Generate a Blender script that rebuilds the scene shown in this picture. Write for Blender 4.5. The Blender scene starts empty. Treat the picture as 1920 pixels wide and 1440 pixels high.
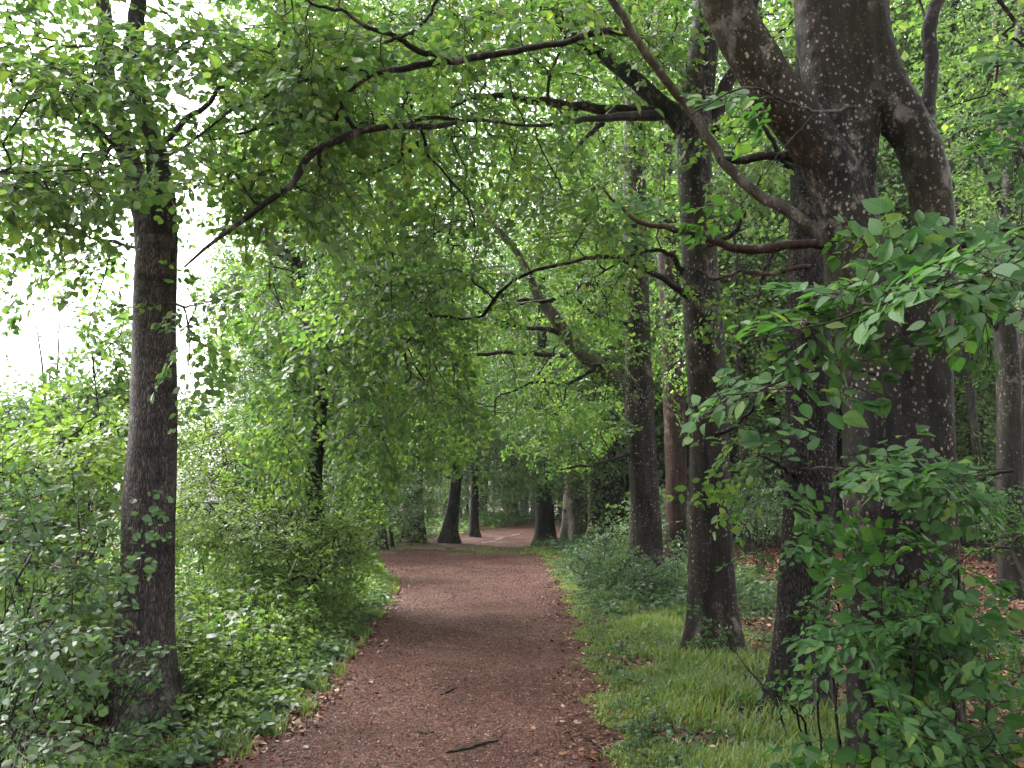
import bpy, math, random
import numpy as np
PI = math.pi
R = math.radians
S = bpy.context.scene
C = S.collection
# ------------------------------------------------------------------ camera
PITCH = R(8.34)
FPX = 1500.0
CAM = np.array([0.0, 0.0, 1.55])
cd = bpy.data.cameras.new("camera"); cam = bpy.data.objects.new("camera", cd); C.objects.link(cam)
cam.location = CAM; cam.rotation_euler = (R(90) + PITCH, 0, 0)
cd.sensor_width = 36; cd.lens = 36 * FPX / 1920; cd.clip_end = 2000; cd.clip_start = 0.05
S.camera = cam
# ------------------------------------------------------------------ light
SUN_EL, SUN_AZ = R(50), R(-52)          # azimuth from +Y towards +X
w = bpy.data.worlds.new("World"); S.world = w; w.use_nodes = True
nt = w.node_tree; bg = nt.nodes['Background']
sky = nt.nodes.new('ShaderNodeTexSky'); sky.sky_type = 'NISHITA'; sky.sun_disc = False
sky.sun_elevation = SUN_EL; sky.sun_rotation = SUN_AZ; sky.dust_density = 6; sky.air_density = 1.0; sky.ozone_density = 1.0
hs = nt.nodes.new('ShaderNodeHueSaturation'); hs.inputs['Saturation'].default_value = 0.22
nt.links.new(sky.outputs[0], hs.inputs['Color']); nt.links.new(hs.outputs[0], bg.inputs[0]); bg.inputs[1].default_value = 0.15
sd = bpy.data.lights.new("sun", 'SUN'); sun = bpy.data.objects.new("sun", sd); C.objects.link(sun)
sd.energy = 1.3; sd.angle = R(65); sd.color = (1, .97, .92)
sun.rotation_euler = (R(90) - SUN_EL, 0, -SUN_AZ + PI)
S.view_settings.view_transform = 'Standard'; S.view_settings.look = 'None'
S.view_settings.exposure = 2.58; S.view_settings.gamma = 1
S.cycles.volume_bounces = 0; S.cycles.max_bounces = 8; S.cycles.diffuse_bounces = 5; S.cycles.glossy_bounces = 2; S.cycles.transmission_bounces = 4
S.cycles.transparent_max_bounces = 4; S.cycles.sample_clamp_indirect = 6; S.cycles.caustics_reflective = False; S.cycles.caustics_refractive = False
# ------------------------------------------------------------------ projection helpers
_fw = np.array([0, math.cos(PITCH), math.sin(PITCH)]); _up = np.array([0, -math.sin(PITCH), math.cos(PITCH)]); _rt = np.array([1., 0, 0])
def P(px, py, Y):
    px, py, Y = np.broadcast_arrays(np.asarray(px, float), np.asarray(py, float), np.asarray(Y, float))
    d = _fw + ((px - 960) / FPX)[..., None] * _rt + ((720 - py) / FPX)[..., None] * _up
    return CAM + d * (Y / d[..., 1])[..., None]
def sst(a, b, x):
    t = np.clip((x - a) / (b - a), 0, 1); return t * t * (3 - 2 * t)
EY = np.array([-30, -6, 0, 4.65, 5.2, 6.0, 7.0, 8.3, 10, 12.5, 15, 18, 21, 24, 26, 28, 31, 35, 40, 46, 52, 58, 66, 80.])
EL = np.array([-2.2, -2, -1.9, -1.78, -1.62, -1.5, -1.52, -1.62, -1.72, -1.85, -2.1, -2.6, -3.4, -4.6, -5.0, -4.6, -3.9, -3.5, -2.6, -1.6, 0.6, 4.2, 10, 20])
ER = np.array([.9, .8, .7, .56, .58, .62, .68, .72, .78, .84, .9, .9, .85, .8, .75, .6, .45, .5, 1.3, 3.2, 6.5, 10.5, 17, 28])
def pathL(y): return np.interp(y, EY, EL)
def pathR(y): return np.interp(y, EY, ER)
def H(x, y):
    x = np.asarray(x, float); y = np.asarray(y, float)
    z = 0.05 * sst(18, 25, y) - 0.42 * sst(26, 33, y) + 0.5 * sst(37, 60, y)
    d = np.maximum(x - pathR(y), pathL(y) - x)
    off = sst(0.0, 1.6, d)
    z = z + off * (0.05 + 0.03 * np.sin(x * 1.7 + 1) * np.cos(y * 1.3) + 0.02 * np.sin(x * 4.1 + y * 3.3))
    z = z + sst(8, 40, x) * 0.5 + 0.012 * np.sin(x * 3.1) * np.sin(y * 2.3 + .5)
    return z - 0.03 * sst(-0.1, -0.6, d)
def G(px, py):
    Y = 5.0
    for _ in range(25):
        p = P(px, py, 10.0); d = (p - CAM) / 10
        t = (H(CAM[0] + d[0] * Y, Y) - CAM[2]) / d[2]; Y = .5 * Y + .5 * min(t, 90)
    return np.array([CAM[0] + d[0] * Y, Y, float(H(CAM[0] + d[0] * Y, Y))])
# ------------------------------------------------------------------ mesh helpers
class MB:
    def __init__(s): s.v = []; s.q = []; s.m = []; s.uv = []; s.n = 0; s.has = False
    def add(s, v, q, mat=0, uv=None):
        v = np.asarray(v, np.float32).reshape(-1, 3); q = np.asarray(q, np.int32).reshape(-1, 4)
        s.v.append(v); s.q.append(q + s.n); s.m.append(np.full(len(q), mat, np.int32)); s.n += len(v)
        if uv is not None: s.has = True
        s.uv.append(np.zeros((len(v), 2), np.float32) if uv is None else np.asarray(uv, np.float32).reshape(-1, 2))
    def build(s, name, mats, parent=None, origin=(0, 0, 0), smooth=False):
        v = np.concatenate(s.v) - np.asarray(origin, np.float32); q = np.concatenate(s.q)
        me = bpy.data.meshes.new(name)
        me.vertices.add(len(v)); me.vertices.foreach_set('co', v.ravel())
        me.loops.add(q.size); me.loops.foreach_set('vertex_index', q.ravel())
        me.polygons.add(len(q)); me.polygons.foreach_set('loop_start', np.arange(0, q.size, 4, dtype=np.int32))
        me.polygons.foreach_set('material_index', np.concatenate(s.m))
        if s.has:
            uv = me.uv_layers.new(name='UVMap'); uv.data.foreach_set('uv', np.concatenate(s.uv)[q.ravel()].ravel())
        for m in (mats if isinstance(mats, (list, tuple)) else [mats]): me.materials.append(m)
        me.polygons.foreach_set('use_smooth', np.full(len(q), bool(smooth)))
        me.update(calc_edges=True)
        o = bpy.data.objects.new(name, me); C.objects.link(o)
        if parent is not None: o.parent = parent
        else: o.location = origin
        return o
def tag(o, label=None, cat=None, group=None, kind=None):
    if label: o['label'] = label
    if cat: o['category'] = cat
    if group: o['group'] = group
    if kind: o['kind'] = kind
    return o
def thing(name, loc, label, cat, group=None):
    o = bpy.data.objects.new(name, None); C.objects.link(o); o.location = [float(a) for a in loc]; o.empty_display_size = .2
    return tag(o, label, cat, group)
def cr(pts, n):
    """Catmull-Rom resample of rows (any columns) to n points."""
    p = np.asarray(pts, float); p = np.vstack([2 * p[0] - p[1], p, 2 * p[-1] - p[-2]])
    seg = np.linalg.norm(np.diff(p[1:-1, :3], axis=0), axis=1); cum = np.concatenate([[0], np.cumsum(seg)])
    out = []
    for s in np.linspace(0, cum[-1], n):
        i = min(np.searchsorted(cum, s, 'right') - 1, len(seg) - 1); t = (s - cum[i]) / max(seg[i], 1e-9)
        a, b, c, d = p[i], p[i + 1], p[i + 2], p[i + 3]
        out.append(.5 * (2 * b + (c - a) * t + (2 * a - 5 * b + 4 * c - d) * t * t + (3 * b - a - 3 * c + d) * t ** 3))
    return np.array(out)
def nrm(a): return a / np.maximum(np.linalg.norm(a, axis=-1, keepdims=True), 1e-9)
def tube(mb, pts, rad, sides=10, mat=0, lobe=0.0, seed=0, flare=0.0, z0=0.0, cap=True):
    pts = np.asarray(pts, float); rad = np.asarray(rad, float); n = len(pts)
    T = nrm(np.gradient(pts, axis=0)); ref = np.array([1., 0.13, 0]) if abs(T[0][2]) > .5 else np.array([0, 0.1, 1.])
    U = nrm(np.cross(T, ref)); V = np.cross(T, U)
    th = np.arange(sides) / sides * 2 * PI; rg = np.random.default_rng(seed)
    ph = rg.uniform(0, 6.3, 6)
    L = np.concatenate([[0], np.cumsum(np.linalg.norm(np.diff(pts, axis=0), axis=1))])[:, None]
    m = 1 + lobe * (.5 * np.sin(2 * th + ph[0] + L * .5) + .45 * np.sin(3 * th + ph[1] - L * .7) + .3 * np.sin(5 * th + ph[2] + L * 1.1)
                    + .35 * np.sin(L * 3.1 + ph[3] + th) + .2 * np.sin(L * 7.3 + ph[4] + 2 * th))
    if flare:
        f = np.exp(-np.maximum(pts[:, 2:3] - z0, 0) / (rad[0] * 1.1)) * flare
        m = m + f * (1 + .75 * np.sin(5 * th + ph[5]) + .5 * np.sin(3 * th + ph[2]) + .3 * np.sin(8 * th + ph[1]))
    v = pts[:, None] + (rad[:, None] * m)[..., None] * (np.cos(th)[None, :, None] * U[:, None] + np.sin(th)[None, :, None] * V[:, None])
    i = np.arange(n - 1)[:, None] * sides; j = np.arange(sides)[None]; j2 = (j + 1) % sides
    q = np.stack([i + j, i + j2, i + sides + j2, i + sides + j], -1).reshape(-1, 4)
    vv = v.reshape(-1, 3)
    if cap:
        vv = np.vstack([vv, pts[-1] + T[-1] * rad[-1] * .3, pts[0]])
        k = (n - 1) * sides; c = n * sides
        for b, cc in ((k, c), (0, c + 1)):
            jj = np.arange(0, sides, 2)
            q = np.vstack([q, np.stack([b + jj, b + (jj + 1) % sides, b + (jj + 2) % sides, np.full(len(jj), cc)], -1)])
    mb.add(vv, q, mat)
def multitube(mb, A, rad, sides=4, mat=0):
    """A (M,K,3), rad (M,K): M little tubes at once."""
    M, K, _ = A.shape
    T = nrm(np.gradient(A, axis=1)); ref = np.array([.12, .31, 1.])
    U = nrm(np.cross(T, ref)); V = np.cross(T, U)
    th = np.arange(sides) / sides * 2 * PI
    v = A[:, :, None] + rad[:, :, None, None] * (np.cos(th)[:, None] * U[:, :, None] + np.sin(th)[:, None] * V[:, :, None])
    b = (np.arange(M) * K * sides)[:, None, None] + (np.arange(K - 1) * sides)[None, :, None]
    j = np.arange(sides)[None, None]; j2 = (j + 1) % sides
    mb.add(v, np.stack([b + j, b + j2, b + sides + j2, b + sides + j], -1).reshape(-1, 4), mat)
# ------------------------------------------------------------------ leaves
def leaf_template(kind):
    if kind == 0:   # near: curved blade with uv
        t = np.array([-.02, .06, .2, .38, .56, .74, .89, 1.0]); w_ = np.array([.012, .14, .285, .33, .31, .23, .11, .008])
        v = []; uv = []
        for a, b in zip(t, w_):
            for s in (-1, 0, 1):
                wv = .012 * math.sin(a * 40) * abs(s)
                v.append((a, s * (b + wv), .16 * b * abs(s) - .10 * a * a + .012 * math.sin(a * 38) * abs(s))); uv.append((a, s * b / .33))
        q = []
        for i in range(len(t) - 1):
            for c in (0, 1):
                k = i * 3 + c; q.append((k, k + 3, k + 4, k + 1))
        return np.array(v), np.array(q), np.array(uv)
    if kind == 1:
        v = np.array([(0, 0, 0), (.3, .33, .05), (.68, .3, .0), (1, 0, -.1), (.68, -.3, .0), (.3, -.33, .05)]); q = np.array([(0, 3, 2, 1), (0, 5, 4, 3)])
        return v, q, None
    v = np.array([(0, 0, 0), (.5, .32, .04), (1, 0, -.08), (.5, -.32, .04)]); return v, np.array([(0, 3, 2, 1)]), None
LT = [leaf_template(k) for k in range(3)]
def add_leaves(mb, pos, dr, nr, size, kind=1, mat=1, width=1.0):
    tv, tq, tuv = LT[kind]; n = len(pos)
    X = nrm(dr); Y_ = nrm(np.cross(nr, X)); Z = np.cross(X, Y_)
    s = size[:, None, None]
    cv = np.random.default_rng(n).uniform(-.5, 3.0, (n, 1, 1)); wv = np.random.default_rng(n + 1).uniform(.8, 1.12, (n, 1, 1)) * width
    v = pos[:, None] + s * (tv[None, :, 0:1] * X[:, None] + tv[None, :, 1:2] * wv * Y_[:, None] + tv[None, :, 2:3] * cv * Z[:, None])
    q = tq[None] + (np.arange(n) * len(tv))[:, None, None]
    mb.add(v, q, mat, None if tuv is None else np.tile(tuv, (n, 1)))
def make_spray(seed, L=.5, step=.045, leaf=.068, side=5, droop=.12):
    r = np.random.default_rng(seed); pos = []; dr = []; sz = []; tw = []
    def axis(p0, a0, ln, lvl):
        n = max(2, int(ln / step)); a = a0; p = np.array(p0, float); pts = [p.copy()]; s = r.choice([-1, 1])
        for k in range(n):
            a += r.normal(0, .09) + (.05 * s)
            p = p + np.array([math.cos(a), math.sin(a), -droop * (p[0] / L) * 1.2]) * ln / n; pts.append(p.copy())
            s = -s; fr = (k + 1) / n
            if lvl == 0 and side and fr < .82 and k % 2 == 0: axis(p, a + s * r.uniform(.65, .95), (1 - fr) * L * .55 + .07, 1)
            else:
                aa = a + s * r.uniform(.55, 1.05); pos.append(p + np.array([math.cos(aa), math.sin(aa), 0]) * .008); dr.append((math.cos(aa), math.sin(aa), r.normal(-.15, .2))); sz.append(leaf * r.uniform(.72, 1.15) * (.75 if fr < .2 else 1))
        pos.append(p); dr.append((math.cos(a), math.sin(a), -.15)); sz.append(leaf * r.uniform(.7, 1))
        tw.append(cr(pts, 5))
    axis((0, 0, 0), 0, L, 0)
    return np.array(pos), np.array(dr), np.array(sz), np.array(tw)
SPR = {
    'near': [make_spray(i, .44, .044, .074, 5, .16) for i in range(8)],
    'beech': [make_spray(20 + i, .52, .050, .070, 5, .22) for i in range(8)],
    'hang': [make_spray(40 + i, .5, .055, .085, 4, .5) for i in range(6)],
    'shrub': [make_spray(60 + i, .38, .042, .050, 4, .1) for i in range(6)],
    'mid': [make_spray(80 + i, .65, .10, .115, 4, .2) for i in range(6)],
    'far': [make_spray(100 + i, .9, .13, .155, 4, .2) for i in range(6)],
}
def place_sprays(mb, pos, dr, nr, kind='beech', seed=0, lk=1, jit=.35, scale=(.8, 1.2), twigs=True, width=1.0, lmat=1, twr=.0014):
    r = np.random.default_rng(seed); tp = SPR[kind]; which = r.integers(0, len(tp), len(pos))
    X = nrm(dr); Yv = nrm(np.cross(nr, X)); Z = np.cross(X, Yv)
    for k, (lp, ld, ls, tw) in enumerate(tp):
        m = which == k; n = int(m.sum())
        if not n: continue
        M = np.stack([X[m], Yv[m], Z[m]], 1); sc = r.uniform(*scale, n)   # rows are the axes
        fl = r.choice([-1., 1.], n)
        lp2 = np.repeat(lp[None], n, 0).copy(); lp2[..., 1] *= fl[:, None]; ld2 = np.repeat(ld[None], n, 0).copy(); ld2[..., 1] *= fl[:, None]
        wp = pos[m][:, None] + np.einsum('nkj,nji->nki', lp2, M) * sc[:, None, None]
        wd = np.einsum('nkj,nji->nki', ld2, M); K = lp.shape[0]
        wn = np.repeat(Z[m][:, None], K, 1) + r.normal(0, jit, (n, K, 3))
        wd = wd + r.normal(0, .12, wd.shape)
        keep = r.random((n, K)) < .93
        size = (ls[None] * np.sqrt(sc)[:, None] * r.uniform(.65, 1.2, (n, K)))
        add_leaves(mb, wp[keep], wd[keep], wn[keep], size[keep], lk, lmat, width)
        if twigs:
            t2 = np.repeat(tw[None], n, 0).copy(); t2[..., 1] *= fl[:, None, None]
            A = pos[m][:, None, None] + np.einsum('ntkj,nji->ntki', t2, M) * sc[:, None, None, None]
            A = A.reshape(-1, 5, 3); multitube(mb, A, np.tile(np.linspace(twr * 1.5, twr * .6, 5), (len(A), 1)), 3, 0)
def blob(rg, px, py, Y, sx, sy, sY, n):
    """n points in an ellipsoid centred where the photo shows that foliage, at distance Y."""
    if n < 0: n = -n; a = rg.uniform(-1, 1, (n, 3))      # box instead of ellipsoid
    else: a = nrm(rg.normal(size=(n, 3))) * (rg.random((n, 1)) ** (1 / 3.2))
    return P(px + a[:, 0] * sx, py + a[:, 1] * sy, np.maximum(Y + a[:, 2] * sY, .9))
BARE = [([(345, 500), (440, 425), (545, 340), (580, 292), (680, 245), (745, 236)], 4.75, 62), ([(985, 186), (1130, 203), (1240, 207)], 7.9, 55), ([(1110, 92), (1215, 175)], 7.9, 45),
        ([(690, 140), (760, 128), (870, 112), (1000, 88), (1100, 66), (1180, 60)], 4.7, 45), ([(640, 30), (740, 70), (800, 105)], 4.5, 40), ([(940, 430), (985, 500), (1035, 590), (1090, 655), (1160, 715)], 13.6, 58),
        ([(1150, 0), (1290, 200), (1400, 350), (1520, 430)], 4.4, 40), ([(255, 330), (290, 440), (288, 600)], 5.6, 50), ([(1190, 290), (1192, 600)], 13.6, 40), ([(1320, 250), (1320, 700)], 7.9, 50), ([(1640, 640), (1690, 800)], 4.4, 70), ([(1510, -60), (1530, 120), (1570, 300)], 4.4, 75), ([(418, 430), (480, 430)], 11.4, 40), ([(305, 980), (318, 1360)], 5.7, 42), ([(300, 340), (264, 190), (248, 110), (256, 20)], 5.6, 40), ([(250, 330), (212, 190)], 5.5, 26), ([(600, 690), (596, 880)], 11.4, 34), ([(548, 470), (570, 560)], 11.4, 28)]
def bare(T, rg):
    px = T[:, 0] / (T[:, 1] * math.cos(PITCH) + (T[:, 2] - CAM[2]) * math.sin(PITCH)) * FPX + 960
    py = 720 - FPX * ((T[:, 2] - CAM[2]) * math.cos(PITCH) - T[:, 1] * math.sin(PITCH)) / (T[:, 1] * math.cos(PITCH) + (T[:, 2] - CAM[2]) * math.sin(PITCH))
    keep = np.ones(len(T), bool)
    for line, Yb, rd in BARE:
        for (x0, y0), (x1, y1) in zip(line[:-1], line[1:]):
            ex, ey = x1 - x0, y1 - y0; t = np.clip(((px - x0) * ex + (py - y0) * ey) / (ex * ex + ey * ey), 0, 1)
            keep &= ~((np.hypot(px - x0 - t * ex, py - y0 - t * ey) < rd) & (T[:, 1] < Yb + .15) & (rg.random(len(T)) < .9))
    return T[keep]
def grow(mb, limbs, targets, seed=0, K=4, kind='beech', lk=1, rtw=.0031, rmax=.03, droop=.25, jit=.35, up=.8, sides=4, sag=.06, spray_twigs=True, scale=(.8, 1.2), width=1.0, layer=.35, pw=.48, bend=.07, second=1., tilt=(0, -.3, 0)):
    rg = np.random.default_rng(seed)
    N = np.concatenate([np.asarray(l, float) for l in limbs]); nl = len(N)
    par = list(range(-1, nl - 1)); off = 0
    for l in limbs: par[off] = -1; off += len(l)
    T = bare(np.asarray(targets, float), rg)
    d0 = np.concatenate([np.min(np.linalg.norm(T[i:i + 500, None] - N[None], axis=2), axis=1) for i in range(0, len(T), 500)])
    order = np.argsort(d0); cap = nl + len(T) * K; nodes = np.zeros((cap, 3)); nodes[:nl] = N; cnt = nl
    pen = np.zeros(cap); parent = np.full(cap, -1); parent[:nl] = par
    segs = []; depthn = np.zeros(cap)
    for ti in order:
        t = T[ti]; dd = np.linalg.norm(nodes[:cnt] - t, axis=1) + .04 * depthn[:cnt]
        j = int(np.argmin(dd)); p = nodes[j]; dv = t - p; ln = np.linalg.norm(dv)
        pj = parent[j]; base = nrm(p - nodes[pj]) if pj >= 0 else nrm(dv)
        c1 = p + (base * .35 + nrm(dv) * .2) * ln * .6 + rg.normal(0, bend, 3) * ln
        ids = [j]
        for k in range(1, K + 1):
            u = k / K; q = (1 - u) ** 2 * p + 2 * u * (1 - u) * c1 + u * u * t; q[2] += sag * ln * math.sin(u * PI)
            q = q + (rg.normal(0, .018, 3) * min(ln, 1.5) if k < K else 0)
            nodes[cnt] = q; parent[cnt] = ids[-1]; depthn[cnt] = depthn[j] + 1; ids.append(cnt); cnt += 1
        segs.append(ids)
    segs = np.array(segs); w_ = np.zeros(cnt); w_[segs[:, -1]] = 1
    for i in range(cnt - 1, nl - 1, -1):
        if parent[i] >= 0: w_[parent[i]] += w_[i]
    rad = np.minimum(rtw * np.maximum(w_, 1) ** pw, rmax)
    A = nodes[segs]; rr = rad[segs]; rr[:, 0] = np.minimum(rr[:, 0], rr[:, 1] * 1.25)
    multitube(mb, A, rr, sides, 0)
    tip = A[:, -1]; d = nrm(A[:, -1] - A[:, -2]); d[:, 2] = d[:, 2] * .6 - droop; d = nrm(d + rg.normal(0, .25, d.shape))
    n = np.zeros_like(d) + np.array(tilt); n[:, 2] += up; n = n + rg.normal(0, layer, d.shape)
    place_sprays(mb, A[:, -1] - d * .08, d, n, kind, seed + 5, lk, jit, scale, spray_twigs, width)
    # a second spray half way along each longer twig
    ln = np.linalg.norm(A[:, -1] - A[:, 0], axis=1); m = (ln > .25) & (rg.random(len(ln)) < second)
    if m.any():
        s = A[m][:, 2 if K >= 3 else 1]; d2 = nrm(A[m][:, 3 if K >= 3 else 2] - s); sd_ = nrm(np.cross(d2, [0, 0, 1.])) * rg.choice([-1., 1.], (len(s), 1))
        d2 = nrm(d2 * .6 + sd_ * .8 + np.array([0, 0, -droop * .6])); n2 = np.zeros_like(d2) + np.array(tilt); n2[:, 2] += up; n2 = n2 + rg.normal(0, layer, d2.shape)
        place_sprays(mb, s, d2, n2, kind, seed + 9, lk, jit, scale, spray_twigs, width)
# ------------------------------------------------------------------ materials
def mat(name):
    m = bpy.data.materials.new(name); m.use_nodes = True; t = m.node_tree; return m, t, t.nodes, t.links, t.nodes['Principled BSDF']
def node(t, kind, **kw):
    n = t.nodes.new(kind)
    for k, v in kw.items():
        if k in n.inputs: n.inputs[k].default_value = v
        else: setattr(n, k, v)
    return n
def ramp(t, src, stops, interp='LINEAR'):
    n = t.nodes.new('ShaderNodeValToRGB'); t.links.new(src, n.inputs[0]); e = n.color_ramp.elements; n.color_ramp.interpolation = interp
    while len(e) < len(stops): e.new(.5)
    for el, (p, c) in zip(e, stops): el.position = p; el.color = (*c, 1) if len(c) == 3 else c
    return n
def mix(t, f, a, b, mode='MIX'):
    n = t.nodes.new('ShaderNodeMix'); n.data_type = 'RGBA'; n.blend_type = mode
    for i, s in ((0, f), (6, a), (7, b)):
        if hasattr(s, 'links') or hasattr(s, 'is_linked'): t.links.new(s, n.inputs[i])
        else: n.inputs[i].default_value = s if i == 0 else (*s, 1)
    return n.outputs[2]
def coords(t, sc=(1, 1, 1), kind='Object'):
    tc = t.nodes.new('ShaderNodeTexCoord'); mp = t.nodes.new('ShaderNodeMapping'); mp.inputs['Scale'].default_value = sc
    t.links.new(tc.outputs[kind], mp.inputs[0]); return mp.outputs[0]
def leafmat(name, cols, trans, rough=.38, tmix=.45, veins=False, spec=.5):
    m, t, N, L, b = mat(name)
    g = node(t, 'ShaderNodeNewGeometry'); rc = ramp(t, g.outputs['Random Per Island'], cols)
    n = node(t, 'ShaderNodeTexNoise', Scale=.9, Detail=2.); L.new(coords(t), n.inputs['Vector'])
    v = ramp(t, n.outputs[0], [(.3, (.72, .78, .8)), (.7, (1.2, 1.15, 1.05))])
    col = mix(t, 1.0, rc.outputs[0], v.outputs[0], 'MULTIPLY')
    if veins:
        uv = node(t, 'ShaderNodeUVMap'); sx = node(t, 'ShaderNodeSeparateXYZ'); L.new(uv.outputs[0], sx.inputs[0])
        ab = node(t, 'ShaderNodeMath', operation='ABSOLUTE'); L.new(sx.outputs[1], ab.inputs[0])
        ma = node(t, 'ShaderNodeMath', operation='MULTIPLY_ADD'); L.new(ab.outputs[0], ma.inputs[0]); ma.inputs[1].default_value = -.30; L.new(sx.outputs[0], ma.inputs[2])
        mu = node(t, 'ShaderNodeMath', operation='MULTIPLY'); L.new(ma.outputs[0], mu.inputs[0]); mu.inputs[1].default_value = 52
        si = node(t, 'ShaderNodeMath', operation='SINE'); L.new(mu.outputs[0], si.inputs[0])
        vr = ramp(t, si.outputs[0], [(0, (1, 1, 1)), (.7, (1, 1, 1)), (1, (1.08, 1.07, 1.1))])
        mid = ramp(t, ab.outputs[0], [(0, (1.35, 1.3, 1.4)), (.07, (1, 1, 1))])
        col = mix(t, .8, col, vr.outputs[0], 'MULTIPLY'); col = mix(t, .8, col, mid.outputs[0], 'MULTIPLY')
        bp = node(t, 'ShaderNodeBump', Strength=.18, Distance=.003); L.new(si.outputs[0], bp.inputs['Height']); L.new(bp.outputs[0], b.inputs['Normal'])
    L.new(col, b.inputs['Base Color']); b.inputs['Roughness'].default_value = rough; b.inputs['Specular IOR Level'].default_value = spec
    tr = node(t, 'ShaderNodeBsdfTranslucent'); tcol = mix(t, 1.0, col, trans, 'MULTIPLY'); L.new(tcol, tr.inputs[0])
    ms = node(t, 'ShaderNodeMixShader'); ms.inputs[0].default_value = tmix
    L.new(b.outputs[0], ms.inputs[1]); L.new(tr.outputs[0], ms.inputs[2]); L.new(ms.outputs[0], N['Material Output'].inputs[0])
    return m
M = {}
M['beech'] = leafmat('beech_leaf', [(0, (.046, .100, .034)), (.45, (.064, .130, .042)), (.8, (.095, .16, .042)), (1, (.14, .20, .05))], (1.98, 1.98, 1.05), .36, .54)
M['near'] = leafmat('near_leaf', [(0, (.026, .072, .022)), (.5, (.038, .096, .028)), (.85, (.052, .118, .032)), (1, (.10, .155, .036))], (1.6, 1.8, .8), .5, .4, True, spec=.2)
M['nearb'] = leafmat('overhead_leaf', [(0, (.045, .105, .028)), (.5, (.065, .14, .034)), (1, (.10, .18, .038))], (1.8, 1.8, .8), .34, .45, True)
M['bright'] = leafmat('sunlit_wood_leaf', [(0, (.048, .098, .034)), (.5, (.068, .125, .042)), (1, (.11, .17, .055))], (1.65, 1.7, 1.0), .5, .5, spec=.3)
M['cool'] = leafmat('cool_leaf', [(0, (.045, .085, .04)), (.5, (.06, .11, .052)), (1, (.08, .14, .058))], (1.6, 1.65, 1.), .45, .42, spec=.35)
M['nettle'] = leafmat('nettle_leaf', [(0, (.085, .155, .04)), (.5, (.125, .21, .05)), (1, (.18, .26, .07))], (1.7, 1.7, .9), .46, .42, spec=.35)
M['grass'] = leafmat('grass_blade', [(0, (.085, .145, .032)), (.6, (.12, .19, .045)), (.9, (.15, .21, .065)), (1, (.24, .22, .11))], (1.6, 1.5, .7), .5, .4)
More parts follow.
